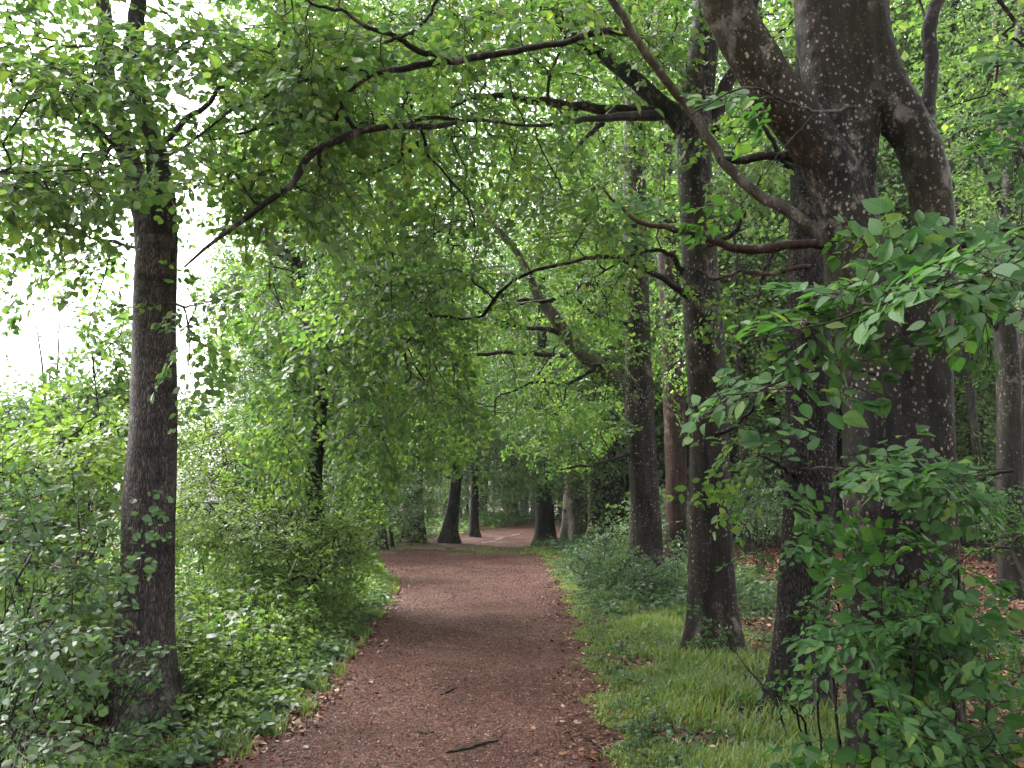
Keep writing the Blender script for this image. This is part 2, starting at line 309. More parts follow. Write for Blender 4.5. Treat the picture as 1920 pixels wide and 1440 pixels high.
def bark(name, dark, light, lich=.5, lichcol=(.42, .42, .36), algae=None, alg_amt=.5, rust=None, ridged=False, spot=26., rough=.6, spec=.09, crust=.8, bands=0):
    m, t, N, L, b = mat(name)
    co = coords(t, (1, 1, .35)); n1 = node(t, 'ShaderNodeTexNoise', Scale=5., Detail=8., Roughness=.65); L.new(co, n1.inputs['Vector'])
    base = ramp(t, n1.outputs[0], [(.32, dark), (.68, light)]).outputs[0]
    big = node(t, 'ShaderNodeTexNoise', Scale=1.6, Detail=3.); L.new(coords(t, (1, 1, .5)), big.inputs['Vector'])
    if algae:
        f = ramp(t, big.outputs[0], [(.45, (0, 0, 0)), (.62, (alg_amt,) * 3)]); base = mix(t, f.outputs[0], base, algae)
    if rust:
        n3 = node(t, 'ShaderNodeTexNoise', Scale=2.2, Detail=5., Roughness=.6); mp = coords(t, (1, 1, .18)); L.new(mp, n3.inputs['Vector'])
        f = ramp(t, n3.outputs[0], [(.54, (0, 0, 0)), (.66, (.7,) * 3)]); base = mix(t, f.outputs[0], base, rust)
    hgt = n1.outputs[0]
    if ridged:
        wv = node(t, 'ShaderNodeTexVoronoi', Scale=1.); wv.feature = 'DISTANCE_TO_EDGE'
        nn = node(t, 'ShaderNodeTexNoise', Scale=7., Detail=3.); L.new(coords(t, (1, 1, .6)), nn.inputs['Vector'])
        cc = coords(t, (85, 85, 15)); vm = node(t, 'ShaderNodeVectorMath', operation='MULTIPLY_ADD'); L.new(nn.outputs[1], vm.inputs[0]); vm.inputs[1].default_value = (3, 3, 3); L.new(cc, vm.inputs[2]); L.new(vm.outputs[0], wv.inputs['Vector'])
        f = ramp(t, wv.outputs['Distance'], [(0, (0.0,) * 3), (.3, (1,) * 3)])
        base = mix(t, f.outputs[0], tuple(c * .35 for c in dark), base)
        ad = node(t, 'ShaderNodeMath', operation='MULTIPLY_ADD'); L.new(f.outputs[0], ad.inputs[0]); ad.inputs[1].default_value = 1.2; L.new(n1.outputs[0], ad.inputs[2]); hgt = ad.outputs[0]
    if lich:
        vo = node(t, 'ShaderNodeTexVoronoi', Scale=spot, Randomness=1.); 
        nn = node(t, 'ShaderNodeTexNoise', Scale=30., Detail=3.); L.new(coords(t), nn.inputs['Vector'])
        vm = node(t, 'ShaderNodeVectorMath', operation='MULTIPLY_ADD'); L.new(nn.outputs[1], vm.inputs[0]); vm.inputs[1].default_value = (.03,) * 3; L.new(coords(t, (1, 1, .8)), vm.inputs[2]); L.new(vm.outputs[0], vo.inputs['Vector'])
        sp = ramp(t, vo.outputs['Distance'], [(.10, (1,) * 3), (.34, (0,) * 3)])
        sepc = node(t, 'ShaderNodeSeparateColor'); L.new(vo.outputs['Color'], sepc.inputs[0])
        vs = ramp(t, sepc.outputs[0], [(1 - lich, (0,) * 3), (min(1, 1.02 - lich), (1,) * 3)])
        n4 = node(t, 'ShaderNodeTexNoise', Scale=2.5, Detail=3.); L.new(coords(t, (1, 1, .6)), n4.inputs['Vector'])
        pa = ramp(t, n4.outputs[0], [(.42, (.12,) * 3), (.6, (1,) * 3)])
        f = mix(t, 1., sp.outputs[0], vs.outputs[0], 'MULTIPLY'); f = mix(t, 1., f, pa.outputs[0], 'MULTIPLY'); base = mix(t, f, base, lichcol)
    if bands:
        nb = node(t, 'ShaderNodeTexNoise', Scale=1., Detail=3., Roughness=.6); L.new(coords(t, (1.2, 1.2, 5.5)), nb.inputs['Vector'])
        base = mix(t, 1., base, ramp(t, nb.outputs[0], [(.38, (.38, .36, .36)), (.5, (1, 1, 1)), (.64, (1.3, 1.25, 1.25))]).outputs[0], 'MULTIPLY')
    if crust:
        n5 = node(t, 'ShaderNodeTexNoise', Scale=9., Detail=7., Roughness=.75); L.new(coords(t, (1, 1, .7)), n5.inputs['Vector'])
        n6 = node(t, 'ShaderNodeTexNoise', Scale=1.3, Detail=2.); L.new(coords(t, (1, 1, .5)), n6.inputs['Vector'])
        f1 = ramp(t, n5.outputs[0], [(.52, (0,) * 3), (.60, (1,) * 3)]); f2 = ramp(t, n6.outputs[0], [(.46, (0,) * 3), (.58, (crust,) * 3)])
        base = mix(t, mix(t, 1., f1.outputs[0], f2.outputs[0], 'MULTIPLY'), base, (.13, .12, .105))
        n7 = node(t, 'ShaderNodeTexVoronoi', Scale=spot * 2.6); L.new(coords(t, (1, 1, .7)), n7.inputs['Vector']); s7 = node(t, 'ShaderNodeSeparateColor'); L.new(n7.outputs['Color'], s7.inputs[0])
        f3 = ramp(t, n7.outputs['Distance'], [(.15, (1,) * 3), (.28, (0,) * 3)]); f4 = ramp(t, s7.outputs[1], [(.78, (0,) * 3), (.8, (.8,) * 3)])
        base = mix(t, mix(t, 1., f3.outputs[0], f4.outputs[0], 'MULTIPLY'), base, (.2, .19, .16))
        n8 = node(t, 'ShaderNodeTexNoise', Scale=6., Detail=9., Roughness=.7, Distortion=.6); L.new(coords(t, (2.2, 2.2, .28)), n8.inputs['Vector'])
        base = mix(t, 1., base, ramp(t, n8.outputs[0], [(.36, (.45, .42, .4)), (.62, (1.35, 1.3, 1.25))]).outputs[0], 'MULTIPLY')
    L.new(base, b.inputs['Base Color']); b.inputs['Roughness'].default_value = rough; b.inputs['Specular IOR Level'].default_value = spec
    fi = node(t, 'ShaderNodeTexNoise', Scale=38., Detail=6., Roughness=.7); L.new(coords(t, (1, 1, .3)), fi.inputs['Vector'])
    b2 = node(t, 'ShaderNodeBump', Strength=.3, Distance=.005); L.new(fi.outputs[0], b2.inputs['Height'])
    bp = node(t, 'ShaderNodeBump', Strength=.9 if ridged else .6, Distance=.016 if ridged else .02); L.new(hgt, bp.inputs['Height']); L.new(b2.outputs[0], bp.inputs['Normal']); L.new(bp.outputs[0], b.inputs['Normal'])
    return m
M['bark_left'] = bark('fissured_bark', (.045, .037, .036), (.22, .185, .175), .35, (.36, .33, .31), (.06, .055, .03), .3, ridged=True, spot=60., bands=1, spec=.25)
M['bark_beech'] = bark('spotted_beech_bark', (.009, .0075, .007), (.028, .023, .0205), .42, (.40, .40, .36), (.022, .022, .009), .5)
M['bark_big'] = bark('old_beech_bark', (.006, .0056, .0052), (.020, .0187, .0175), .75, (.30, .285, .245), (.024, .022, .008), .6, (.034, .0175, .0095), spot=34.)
M['bark_ridge'] = bark('grey_ridged_bark', (.018, .016, .016), (.055, .05, .05), .4, (.38, .38, .38), None, 0, ridged=True, spot=50.)
M['bark_dark'] = bark('dark_wet_bark', (.009, .008, .0075), (.026, .023, .021), .2, (.25, .25, .22), (.016, .02, .008), .5)
M['bark_limb'] = bark('pale_limb_bark', (.035, .032, .027), (.085, .078, .066), .4, (.35, .35, .3), (.08, .085, .04), .5)
M['bark_red'] = bark('rusty_dead_bark', (.014, .009, .0075), (.040, .023, .017), .1)
M['twig'] = bark('twig_bark', (.008, .007, .006), (.02, .017, .014), 0)
# ------------------------------------------------------------------ ground
def grid_sheet(xs, ys, zf):
    X, Y_ = np.meshgrid(xs, ys); Z = zf(X, Y_); v = np.stack([X, Y_, Z], -1).reshape(-1, 3); nx = len(xs)
    i = np.arange(len(ys) - 1)[:, None] * nx; j = np.arange(nx - 1)[None]
    return v, np.stack([i + j, i + j + 1, i + j + nx + 1, i + j + nx], -1).reshape(-1, 4)
def ground_mat():
    m, t, N, L, b = mat('forest_floor'); co = coords(t)
    n1 = node(t, 'ShaderNodeTexNoise', Scale=1.1, Detail=5., Roughness=.6); L.new(co, n1.inputs['Vector'])
    vo = node(t, 'ShaderNodeTexVoronoi', Scale=16.); L.new(co, vo.inputs['Vector'])
    sp = node(t, 'ShaderNodeSeparateColor'); L.new(vo.outputs['Color'], sp.inputs[0])
    lit = ramp(t, sp.outputs[0], [(0, (.05, .026, .018)), (.5, (.11, .052, .034)), (.8, (.17, .085, .055)), (1, (.30, .20, .14))])
    soil = ramp(t, n1.outputs[0], [(.35, (.022, .017, .012)), (.6, (.045, .04, .02))])
    sx = node(t, 'ShaderNodeSeparateXYZ'); L.new(co, sx.inputs[0])
    ad = node(t, 'ShaderNodeMath', operation='MULTIPLY_ADD'); L.new(n1.outputs[0], ad.inputs[0]); ad.inputs[1].default_value = 2.0; L.new(sx.outputs[0], ad.inputs[2])
    mr = node(t, 'ShaderNodeMapRange'); L.new(ad.outputs[0], mr.inputs[0]); mr.inputs[1].default_value = 1.9; mr.inputs[2].default_value = 3.2
    n2 = node(t, 'ShaderNodeTexNoise', Scale=45., Detail=8., Roughness=.75); L.new(co, n2.inputs['Vector'])
    gc = mix(t, .45, soil.outputs[0], lit.outputs[0]); gc = mix(t, mr.outputs[0], gc, lit.outputs[0])
    gc = mix(t, 1., gc, ramp(t, n2.outputs[0], [(.35, (.3, .3, .3)), (.65, (1.2, 1.15, 1.1))]).outputs[0], 'MULTIPLY')
    L.new(gc, b.inputs['Base Color']); b.inputs['Roughness'].default_value = .85; b.inputs['Specular IOR Level'].default_value = .1
    bp = node(t, 'ShaderNodeBump', Strength=.8, Distance=.03); L.new(vo.outputs['Distance'], bp.inputs['Height']); L.new(bp.outputs[0], b.inputs['Normal'])
    return m
def path_mat():
    m, t, N, L, b = mat('trodden_gravel'); co = coords(t)
    n1 = node(t, 'ShaderNodeTexNoise', Scale=.8, Detail=4., Roughness=.6); L.new(co, n1.inputs['Vector'])
    a = ramp(t, n1.outputs[0], [(.35, (.050, .0235, .0195)), (.52, (.080, .042, .0355)), (.68, (.108, .066, .059))])
    vo = node(t, 'ShaderNodeTexVoronoi', Scale=75.); L.new(co, vo.inputs['Vector']); sp = node(t, 'ShaderNodeSeparateColor'); L.new(vo.outputs['Color'], sp.inputs[0])
    g = ramp(t, sp.outputs[0], [(0, (.35, .35, .35)), (.5, (.85, .8, .75)), (.85, (1.25, 1.1, 1.0)), (1, (2.3, 2.1, 1.9))])
    col = mix(t, 1., a.outputs[0], g.outputs[0], 'MULTIPLY')
    n2 = node(t, 'ShaderNodeTexNoise', Scale=14., Detail=6., Roughness=.7); L.new(co, n2.inputs['Vector'])
    v2 = ramp(t, n2.outputs[0], [(.35, (.6, .58, .56)), (.65, (1.3, 1.25, 1.2))]); col = mix(t, 1., col, v2.outputs[0], 'MULTIPLY')
    L.new(col, b.inputs['Base Color']); b.inputs['Roughness'].default_value = .75; b.inputs['Specular IOR Level'].default_value = .12
    ad = node(t, 'ShaderNodeMath', operation='MULTIPLY_ADD'); L.new(vo.outputs['Distance'], ad.inputs[0]); ad.inputs[1].default_value = -.5; L.new(n2.outputs[0], ad.inputs[2])
    bp = node(t, 'ShaderNodeBump', Strength=.9, Distance=.02); L.new(ad.outputs[0], bp.inputs['Height']); L.new(bp.outputs[0], b.inputs['Normal'])
    return m
rg0 = np.random.default_rng(1)
xs = np.concatenate([[-130, -100, -60, -40], np.arange(-30, -8, 1.0), np.arange(-8, 8, .2), np.arange(8, 30, 1.0), [30, 40, 60, 100, 130]])
ys = np.concatenate([[-60, -45, -30, -15, -8, -4], np.arange(0, 30, .2), np.arange(30, 70, .8), [70, 85, 110, 150]])
v, q = grid_sheet(xs, ys, H); mb = MB(); mb.add(v, q)
gr = mb.build('ground', ground_mat(), smooth=True); tag(gr, kind='structure')
pys = np.concatenate([[-20, -10, -4], np.arange(-2, 12, .08), np.arange(12, 30, .2), np.arange(30, 75, .5)]); us = np.linspace(0, 1, 29)
PYg, U_ = np.meshgrid(pys, us, indexing='ij')
def wob(y, s): return .07 * np.sin(y * 2.1 + s) + .05 * np.sin(y * 5.3 + 2 * s) + .03 * np.sin(y * 13.1 + 3 * s)
XL = pathL(PYg) + wob(PYg, 1.0); XR = pathR(PYg) + wob(PYg, 4.0); Xp = XL + (XR - XL) * U_
Zp = H(Xp, PYg) + .004 + .03 * (1 - np.abs(2 * U_ - 1) ** 3) * sst(30, 24, PYg) * 1.0 - .012 * np.exp(-((U_ - .5) / .0001) ** 2)
v = np.stack([Xp, PYg, Zp], -1).reshape(-1, 3); nx = len(us)
i = np.arange(len(pys) - 1)[:, None] * nx; j = np.arange(nx - 1)[None]
mb = MB(); mb.add(v, np.stack([i + j, i + j + 1, i + j + nx + 1, i + j + nx], -1).reshape(-1, 4))
pth = mb.build('path', path_mat(), smooth=True); tag(pth, kind='structure')
def HP(x, y):
    u = np.clip((x - pathL(y)) / (pathR(y) - pathL(y)), 0, 1); ins = (x > pathL(y)) & (x < pathR(y))
    return H(x, y) + np.where(ins, .004 + .03 * (1 - np.abs(2 * u - 1) ** 3) * sst(30, 24, y), 0)
# small flat leaf-like bits lying on the ground
def bits(name, x, y, size, m, hf=HP, tilt=.3, lift=.004, seed=0, kind=1, width=1.):
    r = np.random.default_rng(seed); n = len(x); z = hf(x, y) + lift
    a = r.uniform(0, 2 * PI, n); d = np.stack([np.cos(a), np.sin(a), r.normal(0, tilt * .5, n)], -1); nn = np.stack([r.normal(0, tilt, n), r.normal(0, tilt, n), np.ones(n)], -1)
    mb = MB(); add_leaves(mb, np.stack([x, y, z], -1), d, nn, size, kind, 0, width); return mb.build(name, m)
def dmat(name, cols, rough=.7):
    m, t, N, L, b = mat(name); g = node(t, 'ShaderNodeNewGeometry'); rc = ramp(t, g.outputs['Random Per Island'], cols); L.new(rc.outputs[0], b.inputs['Base Color']); b.inputs['Roughness'].default_value = rough; b.inputs['Specular IOR Level'].default_value = .25; return m
r = np.random.default_rng(3)
n = 90000; yy = 3.6 + 22 * r.random(n) ** 2.0; xx = pathL(yy) - .1 + (pathR(yy) - pathL(yy) + .25) * r.random(n)
o = bits('bark_chip', xx, yy, r.uniform(.005, .017, n) * (1 + yy / 18), dmat('chip', [(0, (.032, .013, .010)), (.4, (.064, .029, .022)), (.7, (.086, .044, .033)), (.88, (.15, .09, .06)), (1, (.32, .25, .20))]), tilt=.5, seed=4, kind=2, width=.9)
tag(o, 'reddish brown bark chips and leaf crumbs strewn over the path', 'bark chips', kind='stuff')
n = 90000; yy = 3.5 + 30 * r.random(n) ** 1.6; xx = pathR(yy) + .35 + (yy * .75 + 2) * r.random(n) ** .9
o = bits('leaf_litter', xx, yy, r.uniform(.035, .075, n) * (1 + yy / 40), dmat('dead_leaf', [(0, (.034, .014, .009)), (.4, (.09, .034, .019)), (.8, (.15, .062, .034)), (.95, (.23, .12, .07)), (1, (.36, .26, .18))], .5), hf=H, tilt=.55, lift=.012, seed=6)
tag(o, 'rust brown fallen beech leaves covering the floor under the right-hand trees', 'leaf litter', kind='stuff')
n = 16000; yy = 3.5 + 12 * r.random(n) ** 1.5; xx = pathL(yy) + .12 - 4.5 * r.random(n) ** 1.3
o = bits('soil_litter', xx, yy, r.uniform(.02, .06, n), bpy.data.materials['dead_leaf'], hf=H, tilt=.5, lift=.01, seed=8)
tag(o, 'dark dead leaves and crumbs lying on the soil around the foot of the left tree', 'leaf litter', kind='stuff')
n = 3600; yy = 3.6 + 20 * r.random(n) ** 1.6; sd2 = r.random(n) < .45
xx = np.where(sd2, pathR(yy) + r.normal(0, .16, n), pathL(yy) + r.normal(-.05, .16, n))
o = bits('fallen_leaf_edging', xx, yy, r.uniform(.03, .06, n), bpy.data.materials['dead_leaf'], tilt=.4, lift=.012, seed=7)
tag(o, 'brown fallen leaves gathered along both edges of the path', 'fallen leaves', kind='stuff')
# grass
def blades(name, x, y, h, m, seed=0, wd=.004):
    r = np.random.default_rng(seed); n = len(x); z = H(x, y); a = r.uniform(0, 2 * PI, n); ln = r.uniform(.2, 1.0, n) * h
    lean = np.stack([np.cos(a), np.sin(a), np.zeros(n)], -1) * ln[:, None]; sdv = np.stack([-np.sin(a), np.cos(a), np.zeros(n)], -1) * (wd * r.uniform(.7, 1.3, n) * (1 + y / 12))[:, None]
    b0 = np.stack([x, y, z - .01], -1); upv = np.array([0, 0, 1.]) * h[:, None]
    m1 = b0 + upv * .55 + lean * .25; tp = b0 + upv * .9 + lean * .85
    v = np.stack([b0 - sdv, b0 + sdv, m1 + sdv * .8, m1 - sdv * .8, tp + sdv * .12, tp - sdv * .12], 1)
    q = np.array([(0, 1, 2, 3), (3, 2, 4, 5)])[None] + (np.arange(n) * 6)[:, None, None]
    mb = MB(); mb.add(v, q); return mb.build(name, m)
def clump(x, y, s, seed):
    """uneven density mask 0..1"""
    return .5 + .5 * np.sin(x * 3.1 * s + seed) * np.sin(y * 2.3 * s + seed * 2) + .3 * np.sin(x * 7.3 * s + y * 5.1 * s)
n = 120000; yy = 3.8 + 22 * r.random(n) ** 1.5; d = r.random(n) ** 1.25; xx = pathR(yy) - .02 + .10 * np.sin(yy * 3.7) + .07 * np.sin(yy * 9.1 + 1) + np.abs(rg0.normal(0, .06, n)) + d * (1.35 + .03 * yy); k = (clump(xx, yy, 1, .7) > r.random(n) * (.35 + d * .9))
k &= ~((yy > 11) & (xx > pathR(yy) + .9))
xx, yy, d = xx[k], yy[k], d[k]; hh = (.03 + .10 * sst(.1, .55, d)) * r.uniform(.6, 1.5, len(xx))
o = blades('verge_grass', xx, yy, hh, M['grass'], 11); tag(o, 'thin soft green grass growing on the verge right of the path', 'grass', kind='stuff')
n = 9000; yy = r.uniform(23.5, 27.5, n); xx = r.uniform(-4.6, 2.6, n); k = clump(xx * .8, yy * 1.6, .55, 1.3) + .9 * np.exp(-((xx + 1.0) / 1.0) ** 2) + (xx > .4) > .55 + .6 * r.random(n); xx, yy = xx[k], yy[k]
o = blades('crest_grass', xx, yy, r.uniform(.03, .09, len(xx)), M['grass'], 12, .006); tag(o, 'low grass patches on the far crest of the path', 'grass', kind='stuff')
# low leafy ground cover: clusters of leaves on short stalks
def cover(name, x, y, h, m, seed=0, nl=10, leaf=.045, kind=1, spread=.12):
    r = np.random.default_rng(seed); n = len(x); z = H(x, y); mb = MB()
    t = r.uniform(.25, 1., (n, nl)); a = r.uniform(0, 2 * PI, (n, nl)); rad = spread * (1.15 - t) * r.uniform(.3, 1, (n, nl)) + .01
    lx, ly = r.normal(0, .12, n), r.normal(0, .12, n)
    pos = np.stack([x[:, None] + np.cos(a) * rad + lx[:, None] * t * h[:, None] * 2, y[:, None] + np.sin(a) * rad + ly[:, None] * t * h[:, None] * 2, z[:, None] + h[:, None] * t], -1)
    d = np.stack([np.cos(a), np.sin(a), r.normal(-.15, .3, (n, nl))], -1); nn = np.stack([r.normal(0, .35, (n, nl)), r.normal(0, .35, (n, nl)), np.ones((n, nl))], -1)
    add_leaves(mb, pos.reshape(-1, 3), d.reshape(-1, 3), nn.reshape(-1, 3), (leaf * r.uniform(.6, 1.3, (n, nl)) * (1 + y / 22)[:, None]).ravel(), kind, 1)
    A = np.stack([np.stack([x, y, z - .01], -1), np.stack([x + lx * h, y + ly * h, z + h * .55], -1), np.stack([x + lx * h * 2, y + ly * h * 2, z + h], -1)], 1)
    multitube(mb, A, np.tile(np.array([.003, .002, .001]), (n, 1)), 3, 0); return mb.build(name, [M['twig'], m])
n = 13000; yy = 4.2 + 14 * r.random(n) ** 1.2; xx = pathL(yy) - .16 - r.random(n) ** .8 * (3.2 + yy * .12)
dd = pathL(yy) - xx; k = ~((np.hypot(xx + 2.5, yy - 5.4) < .45) | ((yy < 5.0) & (dd < .5 * r.random(n)+.1)) ); k &= r.random(n) < (.3 + sst(.0, .5, dd))
k &= ~((yy < 5.6) & (r.random(n) < .55))
xx, yy, dd = xx[k], yy[k], dd[k]; hh = (.07 + .42 * sst(.05, .9, dd) * sst(4.6, 6.5, yy)) * r.uniform(.45, 1.3, len(xx)) * (.75 + .4 * clump(xx, yy, .6, 2.))
o = cover('nettle_patch', xx, yy, hh, M['nettle'], 21, 12, .041); tag(o, 'bright green nettles and ground elder filling the bank left of the path', 'nettles', kind='stuff')
n = 900; yy = 5.6 + 10 * r.random(n) ** 1.1; xx = pathL(yy) - .6 - r.random(n) * 3.2; k = (clump(xx, yy, .9, 5.) > .55) & (np.hypot(xx + 2.5, yy - 5.5) > .8); xx, yy = xx[k], yy[k]
o = cover('tall_herbs', xx, yy, r.uniform(.45, .85, len(xx)), M['beech'], 27, 18, .062, spread=.13); tag(o, 'taller loose herbs standing up out of the nettles on the left bank', 'herbs', kind='stuff')
n = 500; yy = 4.8 + 9 * r.random(n); xx = pathL(yy) - .12 - r.random(n) * .8
o = cover('ground_ivy', xx, yy, r.uniform(.04, .16, n), M['cool'], 28, 9, .06, spread=.12); tag(o, 'dark low ivy creeping along the left edge of the path', 'ivy', kind='stuff')
n = 14000; yy = 4.6 + 12 * r.random(n); xx = pathL(yy) + .05 - np.abs(r.normal(0, .5, n)); k = clump(xx, yy, 1.9, 3.) > .55; xx, yy = xx[k], yy[k]
o = blades('bank_grass', xx, yy, r.uniform(.04, .15, len(xx)), M['grass'], 29, .003); tag(o, 'grass tufts along the left path edge among the nettles', 'grass', kind='stuff')
n = 1800; yy = 4.6 + 16 * r.random(n) ** 1.3; xx = pathR(yy) + .15 + r.random(n) ** 1.1 * (1.2 + .12 * yy); hh = r.uniform(.03, .13, n)
o = cover('verge_weeds', xx, yy, hh, M['cool'], 22, 7, .032, spread=.07); tag(o, 'small broad-leaved weeds scattered through the right-hand verge grass', 'weeds', kind='stuff')
n = 1700; yy = 11 + 24 * r.random(n) ** 1.2; xx = pathR(yy) + .4 + r.random(n) * (1.2 + .13 * yy); hh = r.uniform(.1, .4, n)
o = cover('bramble_cover', xx, yy, hh, M['cool'], 23, 12, .05, spread=.16); tag(o, 'low dark bramble and ivy cover around the mid-distance trunks on the right', 'ground cover', kind='stuff')
n = 5000; yy = 16 + 46 * r.random(n); xx = r.uniform(-26, 34, n); k = (xx < pathL(yy) - .4) | (xx > pathR(yy) + 2.5) ; k &= ~((xx > 3) & (yy < 24)); xx, yy = xx[k], yy[k]
o = cover('woodland_undergrowth', xx, yy, r.uniform(.2, .8, len(xx)), M['bright'], 24, 12, .085, 2, .3); tag(o, 'low green undergrowth spreading across the distant forest floor', 'undergrowth', kind='stuff')
# ------------------------------------------------------------------ trees
def pxline(rows, Y=None):
    """rows (px, py, width_px[, Y]) -> xyz+radius rows"""
    out = []
    for rw in rows:
        d = rw[3] if len(rw) > 3 else Y; p = P(rw[0], rw[1], d); out.append((*p, rw[2] / 2 * d / FPX))
    return out
def limb(mb, rows, n=24, sides=12, lobe=.05, seed=0, wob_=.0, mat_=0, **kw):
    c = cr(rows, n); c[:, 3] = np.maximum(c[:, 3], .0015)
    if wob_:
        rg = np.random.default_rng(seed + 77); w_ = rg.normal(0, wob_, (n, 3)); w_[0] = 0; w_ = (w_ + np.roll(w_, 1, 0)) / 2; w_[0] = 0; c[:, :3] += w_
    tube(mb, c[:, :3], c[:, 3], sides, mat_, lobe, seed, **kw); return c
def trunk_rows(base, rows, Y, r0=None):
    """trunk from under the ground at base, through the pixel rows at depth Y"""
    pr = pxline(rows, Y); rr = r0 or pr[0][3] * 1.05
    return [(base[0], base[1], base[2] - .25, rr), (base[0], base[1], base[2] + .02, rr)] + pr
def tree(name, bx, by, rows, label, barkm, leafm, cat='tree', flare=.5, lobe=.06, n=70, sides=28, group=None, limbs=(), blobs=(), seed=1, kind='beech', lk=1, top=None, gk=None, limbmat=None, depth=None):
    base = G(bx, by) if depth is None else np.array([P(bx, by, depth)[0], depth, float(H(P(bx, by, depth)[0], depth))])
    Y = base[1]; root = thing(name, base, label, cat, group)
    tr = trunk_rows(base, rows, Y)
    if top: tr += [tuple(np.array(tr[-1]) + np.array([a, b, c, 0]) * 1.0)[:3] + (d,) for a, b, c, d in top]
    mb = MB(); c = limb(mb, tr, n, sides, lobe, seed, flare=flare, z0=base[2]); o = mb.build('trunk', barkm, root, base, True)
    lines = [c[int(len(c) * .45):, :3]]
    for L_ in limbs:
        mb = MB(); rws = pxline(L_['rows'], Y); c2 = limb(mb, rws, L_.get('n', 24), L_.get('sides', 10), L_.get('lobe', .08), seed + len(lines), L_.get('wob', .012))
        lo = mb.build('branch', L_.get('mat', limbmat or barkm), root, base, True)
        if L_.get('label'): lo['label'] = L_['label']
        lines.append(c2[int(len(c2) * L_.get('from', .2)):, :3])
    if len(blobs):
        rg = np.random.default_rng(seed); T = np.concatenate([blob(rg, *((b[0], b[1], b[2] or Y) + tuple(b[3:]))) for b in blobs])
        mb = MB(); grow(mb, lines, T, seed, kind=kind, lk=lk, **(gk or {})); mb.build('crown', [M['twig'], leafm], root, base)
    return root, base
exec_order = []
# --- left foreground tree with the fissured bark
_, TL = tree('fissured_tree', 277, 1352, [(272, 1290, 104), (271, 1200, 100), (277, 1080, 94), (277, 980, 93), (280, 900, 93), (286, 800, 86), (288, 700, 83), (289, 600, 80), (291, 520, 78), (293, 450, 76)],
    'tall leaning trunk with fissured grey bark standing left of the path', M['bark_left'], M['beech'], flare=.38, lobe=.05, n=110, sides=40,
    limbs=[dict(rows=[(288, 490, 66), (274, 410, 52), (252, 335, 44), (230, 260, 40), (212, 190, 36), (200, 110, 32), (192, 0, 28), (182, -200, 20), (175, -500, 10)], sides=20, n=40, mat=M['bark_left'], **{'from': .3}),
           dict(rows=[(298, 520, 60), (307, 430, 50), (304, 345, 44), (286, 265, 40), (264, 190, 38), (248, 110, 36), (256, 30, 32), (272, -120, 26), (300, -400, 12)], sides=18, n=40, mat=M['bark_dark'], **{'from': .3}),
           dict(rows=[(290, 280, 14, 5.5), (380, 200, 11, 5.3), (450, 130, 8, 5.2), (520, 90, 4, 5.2)]),
           dict(rows=[(240, 300, 12, 5.4), (180, 240, 9, 5.2), (100, 210, 7, 5.0), (20, 160, 4, 4.9)])],
    blobs=[(60, 60, 5.2, 230, 150, 1.0, 60), (200, 250, 6.2, 170, 110, .8, 36), (60, 330, 5.6, 190, 70, .8, 55), (300, 330, 6.4, 90, 60, .6, 16),
           (300, -180, 5.8, 420, 180, 1.6, 70), (360, 600, 5.2, 26, 120, .3, 9), (330, 640, 4.95, 12, 60, .1, 3), (30, 480, 6.5, 50, 90, .5, 6), (170, 540, 6.3, 60, 40, .5, 5), (150, 480, 6, 150, 50, .6, 14)], seed=31, gk=dict(droop=.35))
# --- thin dark tree behind, in the leaf curtain
tree('curtain_tree', 585, 1015, [(592, 980, 34), (588, 900, 32), (597, 820, 30), (600, 700, 30), (590, 620, 30), (560, 530, 32), (545, 470, 32), (540, 300, 28), (548, 100, 24), (560, -150, 20), (560, -500, 10)],
    'slender dark tree half hidden by the curtain of leaves left of centre', M['bark_dark'], M['beech'], depth=11.5, flare=.3, seed=41, n=60, sides=16,
    limbs=[dict(rows=[(545, 490, 24), (505, 450, 22), (470, 433, 22), (418, 430, 20)], mat=M['bark_limb'], label='broken grey limb stub', n=14, sides=12, **{'from': .5}),
           dict(rows=[(590, 640, 16), (650, 600, 12, 11), (740, 560, 9, 10.4), (840, 560, 5, 10)]), dict(rows=[(560, 500, 16), (640, 470, 12, 10.5), (730, 480, 8, 9.5)]),
           dict(rows=[(548, 200, 16), (640, 200, 10, 10.5), (760, 260, 6, 10)])],
    blobs=[(680, 620, 10, 190, 150, 1.7, -250), (620, 800, 10.5, 120, 110, 1.4, -130), (540, 620, 10.8, 70, 160, 1, -60), (780, 780, 12, 90, 80, 1.4, -80), (520, 300, 11, 170, 130, 1.5, 90), (480, 520, 11, 60, 70, 1, 14), (660, 60, 11, 260, 160, 2, 150), (420, 600, 11, 60, 90, 1, 14), (860, 190, 11.5, 400, 230, 1.2, -230)], kind='hang', gk=dict(droop=.6, jit=.45, layer=.5))
